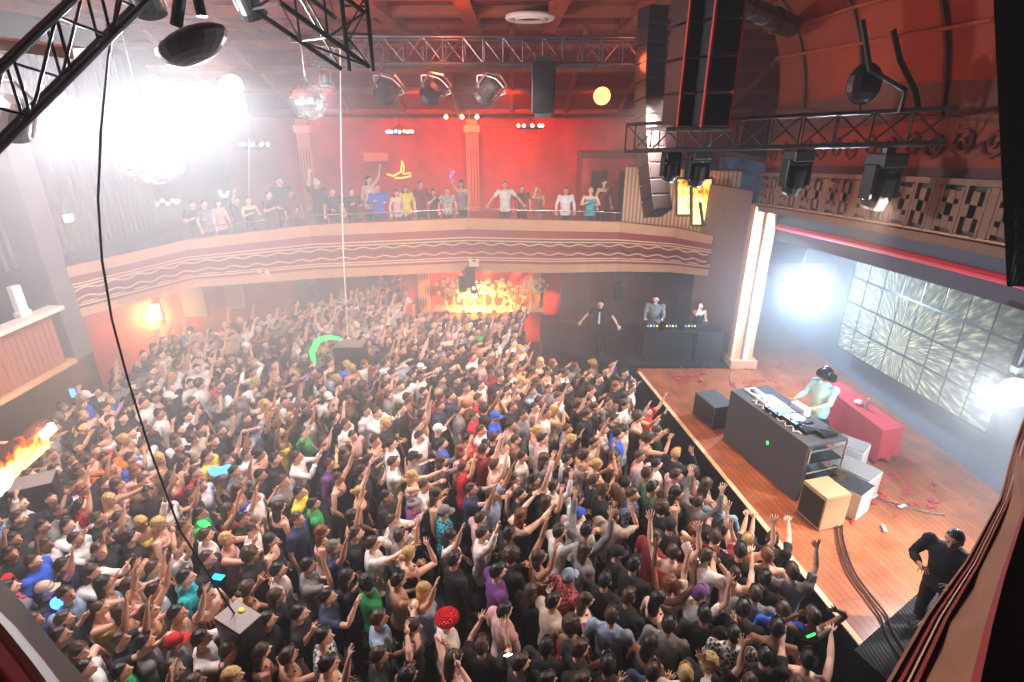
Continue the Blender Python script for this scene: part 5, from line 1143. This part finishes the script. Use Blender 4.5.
held(820, 636, 1.75, 'water_bottle', MB().tube([(0, 0, 0), (0, 0, .14), (0, 0, .18), (0, 0, .21)], [.03, .03, .012, .012], 10), 'lgrey', 'clear bottle stretched out over the pit towards the stage', 'bottle', (.3, .3, 0))
held(807, 637, 1.6, 'glow_stick', MB().tube([(0, 0, 0), (.1, .02, .03)], .014, 8), 'green', 'green glow stick at the front row by the stage corner', 'glow stick')
held(743, 449, 1.75, 'glow_mark', MB().ball((0, 0, 0), (.012, .07, .03), 10, 6), 'green', 'small green light on the front of the console desk', 'light', (0, .3, -.2)).location = (4.68, 8.62, 1.75)
held(399, 572, 1.75, 'drink_can', MB().tube([(0, 0, 0), (0, 0, .11)], .03, 10), 'alu', 'can lifted before a bare shouldered person with hands at face', 'can')
held(508, 675-20, 1.6, 'phone', MB().box((0, 0, 0), (.07, .01, .13), bev=.004), 'lampw', 'small lit phone screen near the bottom of the crowd', 'phone', (.8, 0, .5))
# ================================================================== LIGHT
def light(kind, name, loc, col, e, size=.2, aim=None, spot=None, blend=.4):
    ld = bpy.data.lights.new(name, kind); ld.color = col; ld.energy = e
    if kind == 'AREA': ld.size = size
    else: ld.shadow_soft_size = size
    o = bpy.data.objects.new(name, ld); C.objects.link(o); o.location = loc
    if aim is not None: o.rotation_euler = (Vector(aim)-Vector(loc)).to_track_quat('-Z', 'Y').to_euler()
    if spot: ld.spot_size = math.radians(spot); ld.spot_blend = blend
    return o
OFF = Vector((.0, -.3, -.2))
for i, p in enumerate(SP[:5]):
    e = (430, 480, 520, 460, 150)[i]
    light('POINT', 'white_spot_bulb', p+OFF, (.93, .96, 1), e, .12)
light('POINT', 'stage_spot_bulb', SP[5]+Vector((-.1, -.3, 0)), (.58, .78, 1), 1000, .12)
light('POINT', 'stage_spot_bulb', SP[6]+Vector((-.25, -.1, 0)), (.85, .93, 1), 600, .12)
light('SPOT', 'stage_wash', (8.3, 4.9, 4.6), (1, .95, .9), 2600, .1, (6.0, 5.9, 1.1), 45, .6)  # unseen spot added for the bright patch on the near boards
# warm wash from the front truss, then two washes added to brighten the crowd
light('SPOT', 'crowd_wash', (5.2, 7.6, 6.2), (1, .74, .56), 1500, .08, (0, 8, 1), 110, .8)
light('SPOT', 'crowd_wash', (3.2, 11.5, 7.6), (1, .68, .56), 4200, .12, (-2.5, 12.5, 1), 100, .8)
light('SPOT', 'crowd_wash', (-5.2, 5.4, 7.9), (1, .72, .66), 1300, .2, (-4, 8.5, 1), 110, .8)
# stage wash
light('SPOT', 'stage_wash', (4.4, 6.9, 6.8), (1, .85, .7), 160, .2, (5.6, 6.8, 1.1), 60, .6)
light('SPOT', 'blue_beam', tuple(at_y(800, 186, 8.5)), (.1, .3, 1), 600, .03, tuple(at_y(806, 260, 8.7)), 7, .1)
light('SPOT', 'blue_beam', tuple(at_y(722, 180, 9.2)), (.1, .3, 1), 600, .03, tuple(at_y(748, 235, 9.4)), 9, .1)
light('SPOT', 'performer_light', (6.2, 9.0, 5.2), (.4, .8, 1), 90, .1, (5.9, 9.4, 2.4), 40, .5)
# red wash on the upper back wall and ceiling
for x, e in ((-6.5, 450), (-3.2, 650), (-.2, 850), (2.6, 160)):
    light('SPOT', 'red_wall_wash', (x, 19.4, 7.9), (1, .06, .02), e, .15, (x+.3, 22.9, 5.4), 100, .7)
light('SPOT', 'orange_pool', (.2, 19.8, 7.4), (1, .3, .05), 300, .1, (0, 22.9, 6.0), 40, .9)
for x, y, e in ((-1.5, 12.5, 120), (2.5, 12.5, 40), (-6, 12, 130)):
    light('POINT', 'red_haze_fill', (x, y, 8.3), (1, .12, .04), e, .2)  # unseen red points added to tint the haze and ceiling
light('SPOT', 'cove_wash', (2.8, 9.2, 7.4), (1, .16, .05), 150, .2, (6.2, 9.5, 8.2), 110, .8)
light('SPOT', 'fascia_wash', (-.5, 11.0, 8.0), (1, .75, .62), 700, .2, (-.5, 17.3, 3.6), 90, .8)
# under the balcony; both red fills are unseen, added for the red glow
light('SPOT', 'gobo_beam', tuple(GOBO+Vector((0, -.05, -.25))), (1, .5, .06), 2600, .05, (-1.0, 18.4, .9), 115, .5)
light('POINT', 'under_balcony_fill', (-1.6, 19.3, 3.0), (1, .2, .03), 330, .15)
light('POINT', 'under_balcony_fill', (-8.2, 14.6, 3.1), (1, .16, .1), 170, .15)
light('POINT', 'sconce_bulb', SCONCE+Vector((.1, -.25, -.1)), (1, .72, .22), 300, .08)
light('POINT', 'flame_panel_bulb', (-8.4, 8.7, 2.2), (1, .6, .15), 25, .2)
w = bpy.data.worlds.new('world'); bpy.context.scene.world = w; w.use_nodes = True
w.node_tree.nodes['Background'].inputs[0].default_value = (.02, .015, .02, 1); w.node_tree.nodes['Background'].inputs[1].default_value = .5
nt = w.node_tree; vs_ = _n(nt, 'ShaderNodeVolumeScatter'); vs_.inputs['Density'].default_value = .0055; vs_.inputs['Color'].default_value = (.95, .95, 1, 1); nt.links.new(vs_.outputs[0], nt.nodes['World Output'].inputs['Volume'])
def puff(name, c, r, d0, label):
    o = MB().box((0, 0, 0), (2, 2, 2)).build(name, None); o.location = c; o.scale = r
    m = bpy.data.materials.new(name+' drifting'); m.use_nodes = True; nt = m.node_tree; nt.nodes.clear()
    tc = _n(nt, 'ShaderNodeTexCoord'); g = _n(nt, 'ShaderNodeTexGradient', gradient_type='SPHERICAL'); nt.links.new(tc.outputs['Object'], g.inputs[0])
    a = _n(nt, 'ShaderNodeMath', operation='POWER'); nt.links.new(g.outputs['Fac'], a.inputs[0]); a.inputs[1].default_value = 1.3
    b = _n(nt, 'ShaderNodeMath', operation='MULTIPLY'); nt.links.new(a.outputs[0], b.inputs[0]); b.inputs[1].default_value = d0
    v = _n(nt, 'ShaderNodeVolumeScatter'); v.inputs['Color'].default_value = (.96, .96, 1, 1); nt.links.new(b.outputs[0], v.inputs['Density'])
    u = _n(nt, 'ShaderNodeOutputMaterial'); nt.links.new(v.outputs[0], u.inputs['Volume']); o.data.materials.append(m); tag(o, label, 'haze', kind='stuff'); return o
puff('haze', (-3.0, 13.5, 2.6), (9.5, 8.5, 4.5), .045, 'warm thin haze lying over the far half of the crowd')
puff('haze', (-7.0, 10.8, 4.8), (8.8, 10, 6.0), .06, 'thick white haze drifting under the blazing spots over the balcony side')
puff('haze', (7.2, 12.0, 3.2), (4.2, 5.2, 3.8), .085, 'blue white haze hanging about the far stage light')
puff('haze', (7.2, 7.0, 2.7), (2.6, 3.2, 2.4), .05, 'low haze around the near stage light')
sc = bpy.context.scene
sc.view_settings.view_transform = 'Standard'; sc.view_settings.look = 'None'; sc.view_settings.gamma = 1; sc.view_settings.exposure = 0.12; sc.view_settings.use_curve_mapping = False
sc.cycles.use_denoising = True; sc.cycles.max_bounces = 5; sc.cycles.diffuse_bounces = 3; sc.cycles.glossy_bounces = 2; sc.cycles.volume_bounces = 0; sc.cycles.transparent_max_bounces = 4
sc.cycles.caustics_reflective = False; sc.cycles.caustics_refractive = False; sc.cycles.sample_clamp_indirect = 6
